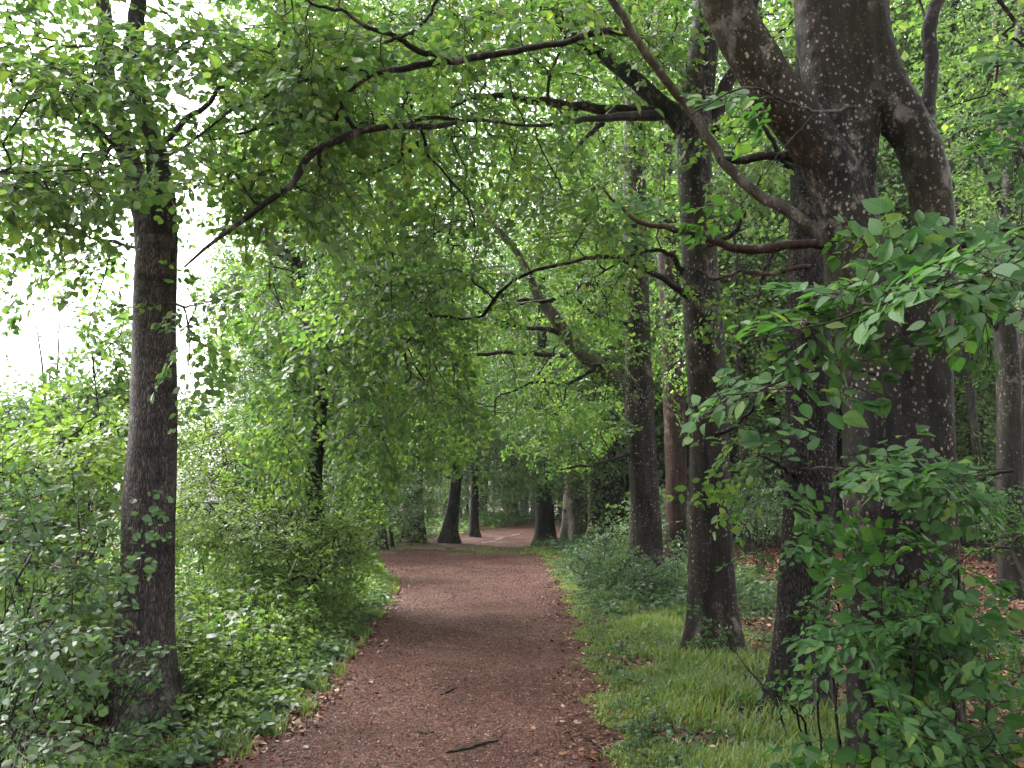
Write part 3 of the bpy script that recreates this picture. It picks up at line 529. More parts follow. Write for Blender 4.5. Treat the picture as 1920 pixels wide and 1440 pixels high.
# --- spotted beech by the verge (third trunk from the path end)
tree('spotted_beech', 1336, 1232, [(1336, 1195, 92), (1334, 1120, 84), (1332, 1000, 80), (1330, 880, 74), (1326, 760, 72), (1322, 650, 76), (1316, 560, 72), (1310, 450, 68), (1304, 350, 66), (1303, 260, 70), (1305, 190, 72), (1318, 100, 62), (1328, 0, 56), (1335, -200, 48), (1340, -500, 30), (1340, -900, 12)],
    'white-spotted straight beech trunk on the grass verge, left of the ridged grey trunk', M['bark_beech'], M['beech'], seed=51, n=110, sides=36, lobe=.045, flare=.24,
    limbs=[dict(rows=[(1300, 260, 44), (1262, 215, 40), (1215, 175, 36), (1160, 125, 32), (1112, 92, 26), (1050, 40, 20, 7.6), (960, -30, 14, 7.2), (860, -90, 8, 7)], sides=14, n=36, mat=M['bark_dark']),
           dict(rows=[(1262, 212, 30), (1200, 207, 22), (1130, 203, 19), (1060, 196, 18), (985, 186, 15), (920, 178, 10, 7.6), (840, 200, 6, 7.2)], sides=12, n=34, mat=M['bark_dark'], label='dark level branch reaching left'),
           dict(rows=[(1150, 208, 14, 7.9), (1120, 235, 12, 7.7), (1095, 262, 8, 7.5), (1060, 300, 5, 7.3)], mat=M['bark_dark']),
           dict(rows=[(1240, 215, 22), (1120, 222, 13, 7.0), (1000, 236, 6, 6.2), (900, 224, 7, 5.6), (820, 236, 11, 5.2), (740, 237, 13, 5.0), (680, 246, 14, 4.9), (620, 270, 15, 4.8), (578, 295, 15, 4.75), (548, 345, 14, 4.7), (500, 378, 12, 4.6), (452, 415, 10, 4.6), (400, 455, 8, 4.6), (345, 500, 4, 4.5)], sides=12, n=70, wob=.004, mat=M['twig'], label='long S-curved branch arching across the path'),
           dict(rows=[(1330, 240, 40), (1350, 190, 34), (1372, 140, 26), (1400, 60, 20), (1440, -80, 12)], sides=12),
           dict(rows=[(1300, 560, 16), (1220, 510, 11, 7.6), (1130, 480, 8, 7.2), (1040, 500, 5, 7)], mat=M['bark_dark']),
           dict(rows=[(1290, 520, 12), (1240, 470, 9, 8), (1180, 480, 6, 8)], mat=M['bark_dark']),
           dict(rows=[(1300, 470, 12), (1380, 430, 9, 7.6), (1430, 330, 5, 7.4)], mat=M['bark_dark']),
           dict(rows=[(1325, 820, 10), (1380, 800, 7, 7.6), (1430, 740, 4, 7.2)], mat=M['bark_dark'])],
    blobs=[(890, 340, 7.4, 340, 150, 1.4, -215), (790, 520, 8, 230, 80, 1.2, -100), (1050, 520, 8.6, 120, 100, 1, -60), (860, 90, 7.4, 420, 140, 1.5, -260), (1160, 90, 7.9, 130, 130, 1, -60), (620, 240, 6.8, 160, 110, 1.2, -70),
           (560, 330, 5.0, 130, 70, .5, 40), (620, 180, 5.2, 150, 70, .6, 45), (450, 350, 4.8, 100, 60, .4, 16), (1240, 330, 7.5, 60, 60, .6, 6), (1200, 420, 8, 90, 70, .8, 14), (1100, -250, 8, 600, 200, 3, 170), (1330, 560, 7.4, 50, 50, .3, 6)], gk=dict(droop=.35))
# --- ridged grey trunk
tree('ridged_tree', 1500, 1335, [(1502, 1290, 98), (1503, 1200, 94), (1508, 1100, 92), (1513, 1000, 92), (1518, 900, 92), (1520, 800, 90), (1519, 700, 88), (1514, 600, 76), (1512, 500, 68), (1511, 400, 62), (1512, 300, 58), (1516, 150, 54), (1522, 0, 50), (1535, -300, 38), (1540, -800, 12)],
    'grey ridged trunk just behind and left of the huge forked beech', M['bark_ridge'], M['beech'], flare=.35, seed=61, n=110, sides=36,
    limbs=[dict(rows=[(1500, 900, 10), (1460, 870, 7, 5.6), (1420, 850, 4, 5.4)], mat=M['twig']), dict(rows=[(1490, 330, 12), (1440, 250, 9, 6), (1400, 160, 5, 6)], mat=M['twig'])],
    blobs=[(1400, 330, 6.2, 60, 70, .4, 12), (1420, 850, 5.6, 50, 50, .3, 8), (1500, -300, 6, 500, 160, 2, 120)], kind='beech')
# --- second row beech with the low fork
tree('low_forked_beech', 1210, 1108, [(1212, 1075, 66), (1212, 1000, 58), (1207, 900, 54), (1201, 800, 54), (1197, 740, 58), (1196, 680, 50), (1195, 600, 46), (1192, 500, 46), (1190, 400, 44), (1190, 280, 44), (1188, 100, 38), (1186, -100, 34), (1186, -500, 16)],
    'beech with a fork at mid height whose left limb leans over the path', M['bark_beech'], M['beech'], flare=.4, seed=71, n=80, sides=26,
    limbs=[dict(rows=[(1200, 780, 46), (1184, 745, 36), (1160, 715, 30), (1125, 688, 27), (1090, 660, 26), (1058, 622, 26), (1035, 590, 24), (1008, 555, 18), (985, 500, 15), (960, 460, 13), (930, 425, 9), (900, 380, 5)], sides=14, n=48, mat=M['bark_limb'], label='thick grey limb leaning left over the path'),
           dict(rows=[(1075, 650, 14), (1040, 620, 11), (985, 615, 8, 13), (930, 600, 5, 12.5)]),
           dict(rows=[(1120, 690, 9), (1060, 720, 6, 13.4), (1010, 715, 5, 13), (940, 740, 3, 13)], mat=M['twig']),
           dict(rows=[(1060, 668, 9), (980, 662, 8, 13), (900, 664, 7, 12.5), (830, 672, 4, 12)], mat=M['twig']),
           dict(rows=[(1185, 720, 10), (1140, 690, 8), (1090, 680, 5, 13)], mat=M['twig']),
           dict(rows=[(1180, 540, 13), (1110, 530, 10), (1040, 560, 8, 13), (960, 570, 5, 13)], mat=M['bark_dark']),
           dict(rows=[(1010, 560, 10), (970, 565, 9), (900, 585, 5, 13)], mat=M['bark_dark']),
           dict(rows=[(1182, 610, 9), (1120, 590, 7, 13.4), (1080, 560, 4, 13)], mat=M['twig']),
           dict(rows=[(1180, 850, 8), (1120, 870, 6, 13), (1050, 880, 4, 12.5)], mat=M['twig'])],
    blobs=[(960, 620, 13.5, 210, 180, 1.7, -420), (1060, 800, 14.5, 110, 70, 1.5, 80), (1240, 650, 14, 60, 120, 1, 25), (1120, 350, 14, 180, 160, 2, 120)], kind='beech', gk=dict(spray_twigs=False))
tree('reddish_tree', 1266, 1050, [(1266, 1000, 40), (1268, 880, 40), (1264, 760, 40), (1258, 600, 38), (1250, 450, 38), (1244, 300, 34), (1240, 0, 28), (1240, -400, 14)],
    'reddish brown trunk standing in the gap between two white-spotted beeches', M['bark_red'], M['beech'], flare=.4, seed=81, n=50, sides=18, depth=18,
    blobs=[(1270, 560, 17, 90, 200, 2, 70), (1280, 250, 18, 120, 180, 2, 80)], kind='mid', gk=dict(spray_twigs=False))
tree('stout_beech', 1080, 1012, [(1080, 985, 48), (1079, 920, 44), (1083, 860, 42), (1086, 780, 38), (1084, 700, 32), (1080, 550, 28), (1070, 350, 20), (1070, 100, 8)],
    'stout grey trunk at the far end of the path, right side', M['bark_limb'], M['bright'], flare=.35, seed=91, n=50, sides=24,
    limbs=[dict(rows=[(1085, 790, 14), (1060, 740, 10), (1010, 700, 7, 29), (950, 690, 4, 28)]), dict(rows=[(1098, 880, 6), (1115, 850, 4), (1130, 830, 3)])],
    blobs=[(1010, 860, 27, 110, 60, 3, 150), (1000, 780, 28, 150, 70, 3, 170), (1100, 720, 30, 100, 90, 3, 120), (930, 900, 27, 60, 40, 2, 30)], kind='mid', gk=dict(spray_twigs=False, layer=.25))
tree('flared_dark_tree', 1022, 1005, [(1022, 985, 34), (1021, 930, 32), (1020, 860, 28), (1018, 760, 24), (1016, 600, 18), (1016, 400, 8)],
    'dark flared trunk left of the stout grey one at the path end', M['bark_dark'], M['beech'], flare=.5, seed=95, n=40, sides=18, depth=34,
    blobs=[(1000, 700, 33, 90, 100, 3, 110), (990, 830, 32, 60, 60, 3, 60)], kind='mid', gk=dict(spray_twigs=False))
tree('leafy_tree', 1150, 960, [(1154, 930, 32), (1150, 860, 30), (1142, 800, 28), (1138, 650, 24), (1134, 450, 16), (1130, 200, 6)],
    'ivy-speckled dark trunk between the stout grey trunk and the forked beech', M['bark_dark'], M['bright'], flare=.3, seed=97, n=40, sides=16, depth=27,
    blobs=[(1150, 820, 26, 60, 80, 2, 50), (1150, 640, 27, 110, 110, 3, 110)], kind='mid', gk=dict(spray_twigs=False))
tree('crooked_tree', 843, 1003, [(845, 985, 27), (851, 940, 23), (856, 890, 21), (856, 830, 20), (852, 740, 17), (850, 600, 12), (850, 400, 5)],
    'dark trunk curving at its foot, left of the far path', M['bark_dark'], M['bright'], flare=.6, seed=101, n=40, sides=18, depth=38,
    blobs=[(830, 800, 36, 90, 60, 3, 90), (850, 700, 36, 120, 100, 4, 150)], kind='mid', gk=dict(spray_twigs=False))
tree('slim_far_tree', 889, 992, [(889, 970, 18), (890, 910, 15), (886, 850, 14), (884, 750, 11), (884, 600, 6)],
    'slim upright trunk beside the curving dark trunk at the far path', M['bark_dark'], M['bright'], flare=.4, seed=103, n=36, sides=14, depth=43,
    blobs=[(900, 800, 42, 90, 50, 3, 90), (900, 700, 42, 110, 80, 4, 110)], kind='mid', gk=dict(spray_twigs=False))
tree('right_edge_tree', 1893, 1010, [(1893, 960, 46), (1892, 850, 42), (1890, 700, 40), (1884, 600, 38), (1890, 450, 34), (1900, 300, 30), (1912, 100, 28), (1930, -100, 24), (1950, -500, 12)],
    'dark smooth trunk at the right edge of the wood with a side branch', M['bark_dark'], M['bright'], flare=.35, seed=107, n=60, sides=20, depth=13,
    limbs=[dict(rows=[(1876, 625, 14), (1850, 592, 11), (1822, 570, 8), (1790, 520, 4)]), dict(rows=[(1890, 420, 12), (1850, 330, 8), (1810, 250, 5)])],
    blobs=[(1840, 330, 12, 90, 200, 1.5, 55), (1850, 60, 12, 130, 140, 2, 70), (1950, 500, 12, 80, 200, 1.5, 30)], kind='beech', gk=dict(spray_twigs=False))
tree('right_edge_companion', 1918, 1000, [(1922, 900, 34), (1921, 750, 32), (1918, 600, 30), (1905, 400, 26), (1880, 200, 22), (1868, 0, 18), (1860, -300, 8)],
    'rough grey trunk cut by the right edge of the photo', M['bark_beech'], M['bright'], flare=.3, seed=108, n=40, sides=16, depth=15.5)
# --- the huge forked beech
YB = 4.45
def big_beech():
    bx = P(1695, 1380, YB)[0]; base = np.array([bx, YB, float(H(bx, YB))])
    root = thing('forked_beech', base, 'huge old beech in the right foreground, its spotted trunk splitting into several thick limbs', 'tree')
    mb = MB(); n = 60
    def part(rows, **kw): return limb(mb, pxline(rows, YB), kw.pop('n', n), kw.pop('sides', 28), kw.pop('lobe', .05), **kw)
    # two fused main stems
    part([(1650, 1560, 150), (1648, 1440, 120), (1645, 1300, 105), (1640, 1100, 110), (1640, 950, 112), (1640, 800, 118), (1636, 680, 118), (1622, 570, 122), (1606, 480, 118), (1586, 400, 104, 4.42), (1560, 320, 104, 4.38), (1515, 250, 100, 4.34), (1460, 180, 100, 4.3), (1410, 100, 98, 4.28), (1372, 30, 96, 4.26), (1340, -60, 90, 4.22), (1300, -200, 70, 4.2), (1240, -420, 40, 4.2), (1180, -700, 14, 4.2)], seed=3)
    part([(1738, 1560, 170), (1738, 1440, 140), (1733, 1300, 124), (1728, 1100, 120), (1726, 950, 118), (1724, 800, 116), (1722, 700, 116), (1728, 620, 108), (1744, 550, 84), (1753, 460, 74), (1747, 380, 78), (1731, 300, 84), (1704, 230, 80), (1668, 160, 76), (1646, 90, 66), (1638, 20, 60), (1640, -80, 56), (1650, -300, 40), (1660, -700, 14)], seed=4)
    part([(1690, 1560, 150), (1690, 1400, 130), (1686, 1200, 126), (1684, 1000, 130), (1682, 850, 124), (1680, 740, 96), (1678, 690, 50)], seed=5, n=40)
    part([(1620, 600, 80, 4.55), (1606, 450, 84, 4.55), (1594, 330, 94, 4.55), (1574, 230, 104, 4.55), (1556, 130, 110, 4.55), (1544, 40, 112, 4.55), (1540, -60, 108, 4.55), (1540, -300, 90, 4.55), (1530, -800, 30, 4.5)], seed=6, lobe=.04)
    part([(1618, 440, 50, 4.5), (1618, 340, 46, 4.48), (1624, 250, 50, 4.46), (1628, 160, 50, 4.46), (1604, 80, 60, 4.48), (1590, 0, 70, 4.5), (1588, -200, 50, 4.5)], seed=7, lobe=.08, n=40)
    part([(1700, 260, 60), (1668, 210, 70), (1645, 190, 60)], seed=8, n=12)
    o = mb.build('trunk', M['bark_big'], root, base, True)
    rm = o.modifiers.new('fuse', 'REMESH'); rm.mode = 'VOXEL'; rm.voxel_size = .014; rm.use_smooth_shade = True
    sm = o.modifiers.new('soften', 'SMOOTH'); sm.factor = .5; sm.iterations = 5
    tx = bpy.data.textures.new('bark_relief', 'CLOUDS'); tx.noise_scale = .09; tx.noise_depth = 3
    dm = o.modifiers.new('relief', 'DISPLACE'); dm.texture = tx; dm.strength = .018; dm.mid_level = .5
    lines = []
    def br(rows, m, label=None, n_=30, sides=12, fr=.2, **kw):
        mb = MB(); c = limb(mb, pxline(rows, YB), n_, sides, .08, len(lines) + 50, .006); b = mb.build('branch', m, root, base, True); lines.append(c[int(n_ * fr):, :3])
        if label: b['label'] = label
    br([(1560, 470, 26), (1530, 430, 24), (1480, 398, 23), (1420, 362, 20), (1370, 318, 19), (1330, 262, 19), (1290, 200, 18), (1240, 140, 16, 4.3), (1190, 70, 15, 4.2), (1150, 0, 15, 4.1), (1120, -80, 12, 4.0)], M['bark_limb'], 'pale thin branch slanting up to the left', 40, fr=.5)
    br([(1185, 62, 15, 4.2), (1150, 56, 14, 4.2), (1100, 66, 13, 4.25), (1060, 80, 12, 4.3), (1000, 88, 13, 4.4), (940, 100, 12, 4.5), (870, 112, 14, 4.55), (820, 115, 14, 4.6), (760, 128, 14, 4.65), (700, 140, 10, 4.7), (665, 165, 8, 4.75), (600, 195, 8, 4.8), (540, 225, 7, 4.8), (470, 245, 5, 4.85), (400, 262, 3, 4.9)], M['twig'], 'dark branch running level across the canopy', 60, fr=.1)
    br([(850, 112, 13, 4.55), (810, 102, 12, 4.55), (775, 92, 12, 4.5), (740, 68, 10, 4.45), (690, 50, 9, 4.4), (640, 20, 7, 4.3), (590, 10, 6, 4.2), (540, -20, 4, 4.1)], M['twig'])
    br([(700, 140, 9, 4.7), (640, 128, 8, 4.75), (560, 155, 6, 4.7), (430, 210, 5, 4.6), (330, 285, 4.5, 4.5), (200, 315, 4, 4.4), (60, 322, 3, 4.3), (-60, 330, 2, 4.3)], M['twig'])
    br([(720, 80, 7, 4.45), (770, 60, 7, 4.4), (805, 30, 7, 4.35), (825, -20, 6, 4.3)], M['twig'])
    br([(1560, 460, 20), (1520, 455, 17), (1460, 462, 18), (1400, 470, 17), (1340, 452, 14), (1270, 432, 12, 4.5), (1200, 415, 9, 4.6), (1160, 385, 6, 4.7), (1130, 350, 3, 4.7)], M['bark_red'], 'rust coloured bare branch stub', 36)
    br([(1520, 500, 10), (1480, 505, 9), (1440, 515, 9), (1390, 508, 8), (1340, 522, 6), (1290, 500, 4)], M['bark_red'])
    br([(1450, 470, 7, 4.5), (1430, 520, 6, 4.5), (1416, 570, 4, 4.5)], M['twig'])
    br([(1500, 296, 18), (1455, 292, 17), (1400, 300, 17), (1345, 298, 13)], M['bark_dark'], 'short level branch stub', 16)
    br([(1738, 230, 30), (1744, 170, 27), (1746, 110, 26), (1740, 60, 28), (1752, 20, 26), (1775, -40, 22), (1800, -200, 12)], M['bark_dark'], 'upright dark side limb', 30)
    br([(1768, 470, 16, 4.4), (1810, 455, 14, 4.2), (1850, 440, 13, 4.0), (1905, 428, 11, 3.7), (1990, 440, 9, 3.2), (2030, 480, 8, 2.8)], M['bark_dark'], None, 26, fr=.3)
    # drooping boughs that carry the large near leaves
    br([(1990, 430, 10, 3.2), (2010, 500, 9, 2.7), (1960, 520, 7, 2.45), (1860, 520, 6, 2.35), (1740, 545, 5, 2.3), (1600, 590, 4, 2.3), (1500, 620, 3, 2.35), (1420, 640, 2, 2.4)], M['twig'], None, 30, fr=.25)
    br([(1700, 1020, 12, 4.2), (1760, 960, 9, 3.7), (1840, 900, 7, 3.2), (1900, 880, 5, 3.0)], M['twig'])
    br([(1640, 900, 12, 4.2), (1600, 890, 8, 3.6), (1560, 880, 6, 3.2), (1500, 880, 4, 3.0)], M['twig'])
    br([(1640, 1030, 10, 4.25), (1590, 1055, 8, 4.0), (1540, 1040, 6, 3.8), (1510, 1015, 4, 3.7)], M['twig'])
    br([(1600, 200, 8, 4.2), (1540, 210, 7, 3.4), (1480, 190, 5, 2.9), (1400, 170, 4, 2.8), (1300, 215, 3, 2.8)], M['twig'])
    br([(1640, 700, 8, 4.2), (1560, 680, 6, 3.2), (1500, 700, 5, 2.8), (1400, 740, 3, 2.7), (1310, 750, 2, 2.7)], M['twig'])
    # overhead crown reaching left (mid-sized leaves)
    rg = np.random.default_rng(5)
    T = np.concatenate([blob(rg, *b) for b in [(380, 120, 4.7, 260, 120, .8, 60), (150, 200, 4.6, 230, 130, .7, 50), (620, 60, 4.6, 170, 90, .6, 45), (850, 60, 4.7, 170, 70, .6, 35), (60, 330, 4.4, 150, 35, .4, 22), (330, 300, 4.6, 120, 40, .4, 16), (600, 240, 4.9, 100, 50, .4, 14), (1030, 40, 4.4, 120, 60, .5, 18), (400, -250, 4.7, 700, 160, 1.3, 60), (1080, 150, 4.7, 90, 60, .4, 12)]])
    T = T[~((T[:, 1] < 5.2) & (np.abs(T[:, 0] / T[:, 1] * FPX + 960 - 275) < 75) & (rg.random(len(T)) < .6) & (T[:, 2] < 3.7))]
    mb = MB(); grow(mb, [lines[1], lines[2], lines[3], lines[4], lines[0]], T, 77, kind='beech', lk=1, droop=.32, rtw=.0016, sides=5, jit=.4)
    mb.build('crown', [M['twig'], M['beech']], root, base)
    # crown added high above, mostly over the frame, to darken the right side
    T = np.stack([rg.uniform(-1.5, 9, 620), rg.uniform(-3, 11, 620), rg.uniform(6.6, 10.5, 620)], -1)
    hub = [cr([P(1545, -300, YB), P(1530, -800, YB), (2.2, 4.5, 8), (3, 5, 11)], 20), cr([P(1650, -300, YB), (3.5, 3.5, 7), (6, 3, 8.5)], 20), cr([P(1240, -420, YB), (.4, 5, 7), (-1, 6.5, 8.2)], 20)]
    mb = MB(); grow(mb, hub, T, 99, kind='mid', lk=2, rtw=.006, rmax=.06, spray_twigs=False); mb.build('shade_crown', [M['twig'], M['beech']], root, base)
    # near boughs, individually shaped leaves
    T = np.concatenate([blob(rg, *b) for b in [
        (1840, 510, 2.35, 110, 28, .2, 9), (1700, 535, 2.35, 110, 22, .2, 9), (1590, 570, 2.35, 80, 20, .15, 6), (1480, 610, 2.4, 60, 18, .12, 3), (1880, 580, 2.5, 60, 40, .2, 4),
        (1530, 665, 2.7, 40, 16, .15, 1), (1430, 740, 2.75, 70, 16, .2, 3), (1330, 760, 2.75, 20, 10, .1, 1),
        (1550, 870, 3.0, 60, 26, .2, 4), (1700, 905, 3.1, 90, 22, .25, 5), (1830, 890, 3.0, 70, 26, .3, 5), (1560, 960, 3.3, 50, 25, .2, 3),
        (1910, 330, 3.3, 50, 60, .4, 4), (1310, 220, 2.9, 80, 16, .2, 4), (1470, 170, 3.0, 60, 20, .2, 3), (1500, 230, 3.1, 30, 10, .2, 1), (1380, 400, 3.6, 80, 30, .3, 4), (1240, 410, 3.8, 50, 20, .3, 2), (1560, 320, 3.8, 30, 20, .2, 1), (1650, 440, 3.8, 30, 30, .2, 1), (1930, 450, 3.0, 50, 30, .3, 3), (1960, 230, 3.2, 50, 140, .5, 6)]])
    mb = MB(); grow(mb, [l for l in lines[8:]], T, 88, kind='near', lk=0, droop=.0, rtw=.0014, sides=5, jit=.22, layer=.26, scale=(.6, .95), sag=.03, second=.25, tilt=(-.1, -.85, 0))
    mb.build('low_bough', [M['twig'], M['near']], root, base)
big_beech()
# ------------------------------------------------------------------ shrubs
def shrub(name, px, Y, label, leafm, blobs, stems=7, seed=1, kind='shrub', lk=1, cat='shrub', spread=.5, group=None, base=None, rs=.009, gk=None):
    x = P(px, 900, Y)[0]; b = np.array([x, Y, float(H(x, Y))]) if base is None else base; rg = np.random.default_rng(seed)
    root = thing(name, b, label, cat, group); T = np.concatenate([blob(rg, *bb) for bb in blobs]); T = T[T[:, 2] > H(T[:, 0], T[:, 1]) + .05]
    mb = MB(); lines = []
    for k in range(stems):
        t = T[rg.integers(len(T))]; s = b + np.array([rg.normal(0, min(spread, 1) * .15), rg.normal(0, min(spread, 1) * .15), -.05]); s = s * .6 + np.array([t[0], t[1], s[2]]) * .4; s[0] = (min(s[0], pathL(s[1]) - .7) if b[0] < 0 else max(s[0], pathR(s[1]) + .5)); s[2] = float(H(s[0], s[1])) - .05; mid = (s + t) / 2 + np.array([rg.normal(0, .08), rg.normal(0, .08), .12 + .1 * (t[2] - s[2])])
        mb = MB(); c = limb(mb, [(*s, rs), (*(s * .6 + mid * .4 + [0, 0, .1]), rs * .85), (*mid, rs * .7), (*t, rs * .25)], 14, 6, .1, seed + k, .01); lines.append(c[3:, :3])
        mb.build('stem', M['twig'], root, b, True)
    mb = MB(); grow(mb, lines, T, seed, kind=kind, lk=lk, **(gk or dict(droop=.1))); mb.build('foliage', [M['twig'], leafm], root, b)
    return root
shrub('beech_regrowth', 1690, 3.8, 'dense low beech regrowth with large toothed leaves hiding the foot of the huge forked beech', M['near'],
      [(1740, 1060, 3.5, 95, 55, .25, 10), (1650, 1140, 3.5, 100, 55, .3, 10), (1740, 1170, 3.5, 80, 60, .25, 9), (1610, 1230, 3.5, 60, 40, .3, 3), (1700, 1240, 3.6, 90, 50, .3, 5), (1670, 1370, 3.2, 80, 50, .25, 6), (1760, 1380, 3.1, 100, 50, .3, 9), (1860, 1420, 3.2, 80, 60, .3, 12), (1590, 1400, 3.6, 40, 30, .2, 2), (1850, 1290, 3.7, 70, 50, .3, 5), (1820, 1180, 3.7, 50, 60, .2, 5)], 10, 201, 'near', 0, spread=1.0, gk=dict(droop=.15, jit=.25, layer=.32, scale=(.65, 1.0), rtw=.0013, second=.4, tilt=(0, -.6, 0)))
shrub('bare_stemmed_sapling', 1560, 4.9, 'thin bare-stemmed sapling leaning out left from the beech regrowth', M['near'],
      [(1430, 1040, 4.9, 20, 20, .1, 2), (1370, 1180, 5.6, 50, 30, .3, 4), (1480, 1280, 4.6, 60, 30, .2, 4), (1560, 1150, 4.6, 60, 50, .3, 6), (1530, 1020, 4.4, 50, 40, .2, 5), (1590, 1080, 4.4, 50, 40, .2, 4)], 7, 203, 'shrub', 0, spread=.3, rs=.008, gk=dict(droop=.15, scale=(.6, .9)))
shrub('evergreen_sapling', 1905, 8.0, 'dark green bushy sapling at the right edge in front of the red rail', M['near'],
      [(1890, 1000, 8, 60, 45, .5, 30), (1940, 960, 8, 60, 60, .5, 22), (1910, 1200, 6.5, 50, 50, .5, 16), (1850, 1180, 5.5, 40, 30, .3, 6), (1900, 1300, 5.2, 60, 40, .4, 12)], 6, 205)
shrub('teal_bush', 1130, 14, 'grey-green bush on the verge at the foot of the low forked beech', M['cool'],
      [(1130, 1060, 14, 70, 45, 1.2, 95), (1190, 1080, 13, 70, 40, 1, 90), (1150, 1010, 16, 40, 30, 1, 40)], 10, 207, spread=2)
shrub('ivy_bush', 1225, 12.4, 'dark leafy clump wrapped round the base of the low forked beech', M['cool'], [(1220, 1095, 12.3, 50, 28, .5, 60), (1280, 1050, 14.5, 40, 50, 1, 50)], 8, 209, spread=1.2)
for k, (px, py, Y, sx, sy, lb, mt) in enumerate([
    (1225, 960, 21, 40, 50, 'pale green bush behind the low forked beech', 'bright'), (1430, 950, 17, 60, 50, 'loose green bush seen between the spotted beech and the ridged trunk', 'cool'),
    (1290, 990, 19, 60, 60, 'dim green bush behind the spotted beech', 'cool'), (1850, 920, 20, 80, 50, 'low green saplings right of the huge forked beech', 'bright'),
    (1440, 900, 24, 100, 90, 'taller pale sapling group between the ridged trunk and the spotted beech', 'bright'), (1850, 760, 24, 90, 130, 'tall pale green sapling behind the huge forked beech, right side', 'bright')]):
    shrub('woodland_bush', px, Y, lb, M[mt], [(px, py, Y, sx, sy, 1.6, 130)], 8, 220 + k, 'mid' if Y > 18 else 'shrub', spread=2.5, group='bushes among the right-hand trunks')
# left side
shrub('hedge_sapling', 95, 4.0, 'thin-stemmed small-leaved sapling in the left foreground corner', M['cool'],
      [(80, 1180, 4.0, 90, 150, .5, 30), (50, 1360, 3.7, 90, 80, .4, 18), (180, 1380, 4.2, 40, 30, .2, 3), (30, 1000, 4.2, 80, 90, .4, 18), (140, 1040, 4.3, 50, 80, .3, 12)], 9, 231, rs=.006, spread=.8)
shrub('trunk_sprouts', 262, 4.9, 'leafy sprouts growing up in front of the base of the leaning fissured trunk', M['cool'],
      [(262, 1140, 5.0, 34, 45, .1, 7), (240, 1210, 4.95, 34, 50, .12, 9), (290, 1200, 4.95, 30, 40, .1, 6), (230, 1290, 5.0, 30, 50, .1, 7), (300, 1240, 4.95, 24, 24, .1, 3), (275, 1010, 5.05, 40, 8, .05, 3)], 6, 233, rs=.004, kind='shrub', lk=1, gk=dict(droop=.2, scale=(.7, 1)))
shrub('broad_leaved_bush', 60, 6.5, 'tall broad-leaved bush left of the leaning fissured trunk', M['nettle'],
      [(60, 930, 6.5, 150, 100, .8, 110), (150, 850, 7, 100, 90, .8, 70), (40, 1080, 5.8, 130, 90, .8, 55), (140, 1150, 6.6, 70, 110, .6, 40), (-60, 900, 6, 80, 140, .8, 40)], 9, 235, 'beech', spread=1.4, rs=.014, gk=dict(droop=.25, jit=.45))
shrub('weeping_bush', 190, 9.5, 'bright drooping tree-like bush behind the leaning fissured trunk', M['bright'],
      [(200, 690, 9.5, 55, 70, .8, 45), (170, 790, 9.5, 90, 70, .9, 70), (90, 800, 9.5, 120, 60, .9, 70), (240, 620, 9.5, 30, 50, .5, 14), (-20, 790, 9.5, 80, 60, .9, 30)], 8, 237, 'hang', spread=1.2, rs=.018, gk=dict(droop=.5, layer=.5))
shrub('bank_bush', 420, 12, 'bright bush on the left bank just right of the leaning fissured trunk', M['nettle'],
      [(400, 850, 12, 100, 70, 1, 150), (420, 930, 11.5, 110, 60, 1, 160), (370, 990, 9.6, 70, 60, .7, 80), (470, 1000, 10.2, 80, 60, .7, 100), (360, 780, 12.5, 50, 50, 1, 40), (490, 870, 12, 70, 70, .9, 90)], 10, 239, 'shrub', spread=2.2, rs=.014)
shrub('bank_bush', 585, 10.8, 'full green bush on the left bank where the path narrows', M['nettle'],
      [(590, 1010, 10.6, 95, 50, .6, 130), (640, 1035, 11.2, 50, 45, .5, 80), (560, 930, 11.5, 80, 50, .6, 70), (520, 1050, 10, 80, 45, .6, 70), (660, 950, 12, 60, 60, .6, 80)], 10, 241, 'shrub', spread=2.2, rs=.014)
shrub('bank_bush', 720, 17, 'silvery grey-green bush leaning over the left side of the path', M['cool'],
      [(700, 895, 17, 80, 60, 1.3, 150), (645, 960, 16, 60, 60, 1.2, 120), (735, 950, 21, 50, 45, 1.3, 100), (640, 900, 16, 70, 60, 1.3, 100)], 10, 243, 'shrub', spread=3, rs=.016)
shrub('bank_bush', 800, 24, 'yellow-green bush beside the foot of the crooked dark trunk', M['bright'],
      [(785, 965, 28, 28, 35, 1.0, 70), (770, 915, 26, 60, 50, 1.5, 110)], 8, 245, 'shrub', spread=2.5)
shrub('field_edge_tree', 130, 24, 'thin pale tree standing alone against the white sky on the left', M['cool'],
      [(130, 600, 24, 25, 60, .6, 5), (170, 620, 24, 30, 40, .5, 4), (90, 560, 24, 30, 50, .5, 3), (150, 700, 24, 50, 40, .8, 14)], 5, 247, 'mid', spread=.4, rs=.05, cat='tree')
shrub('far_hedge', 60, 19, 'pale hedge at the field edge on the far left', M['bright'], [(40, 760, 19, 160, 60, 1.5, 120), (300, 820, 19, 160, 60, 1.5, 140)], 10, 249, 'mid', spread=5, rs=.02)
shrub('far_hedge', 480, 22, 'pale hedge seen under the hanging leaves left of the path', M['bright'], [(480, 800, 22, 130, 80, 1.8, 150), (640, 780, 24, 120, 100, 1.8, 150)], 10, 251, 'mid', spread=5, rs=.02)
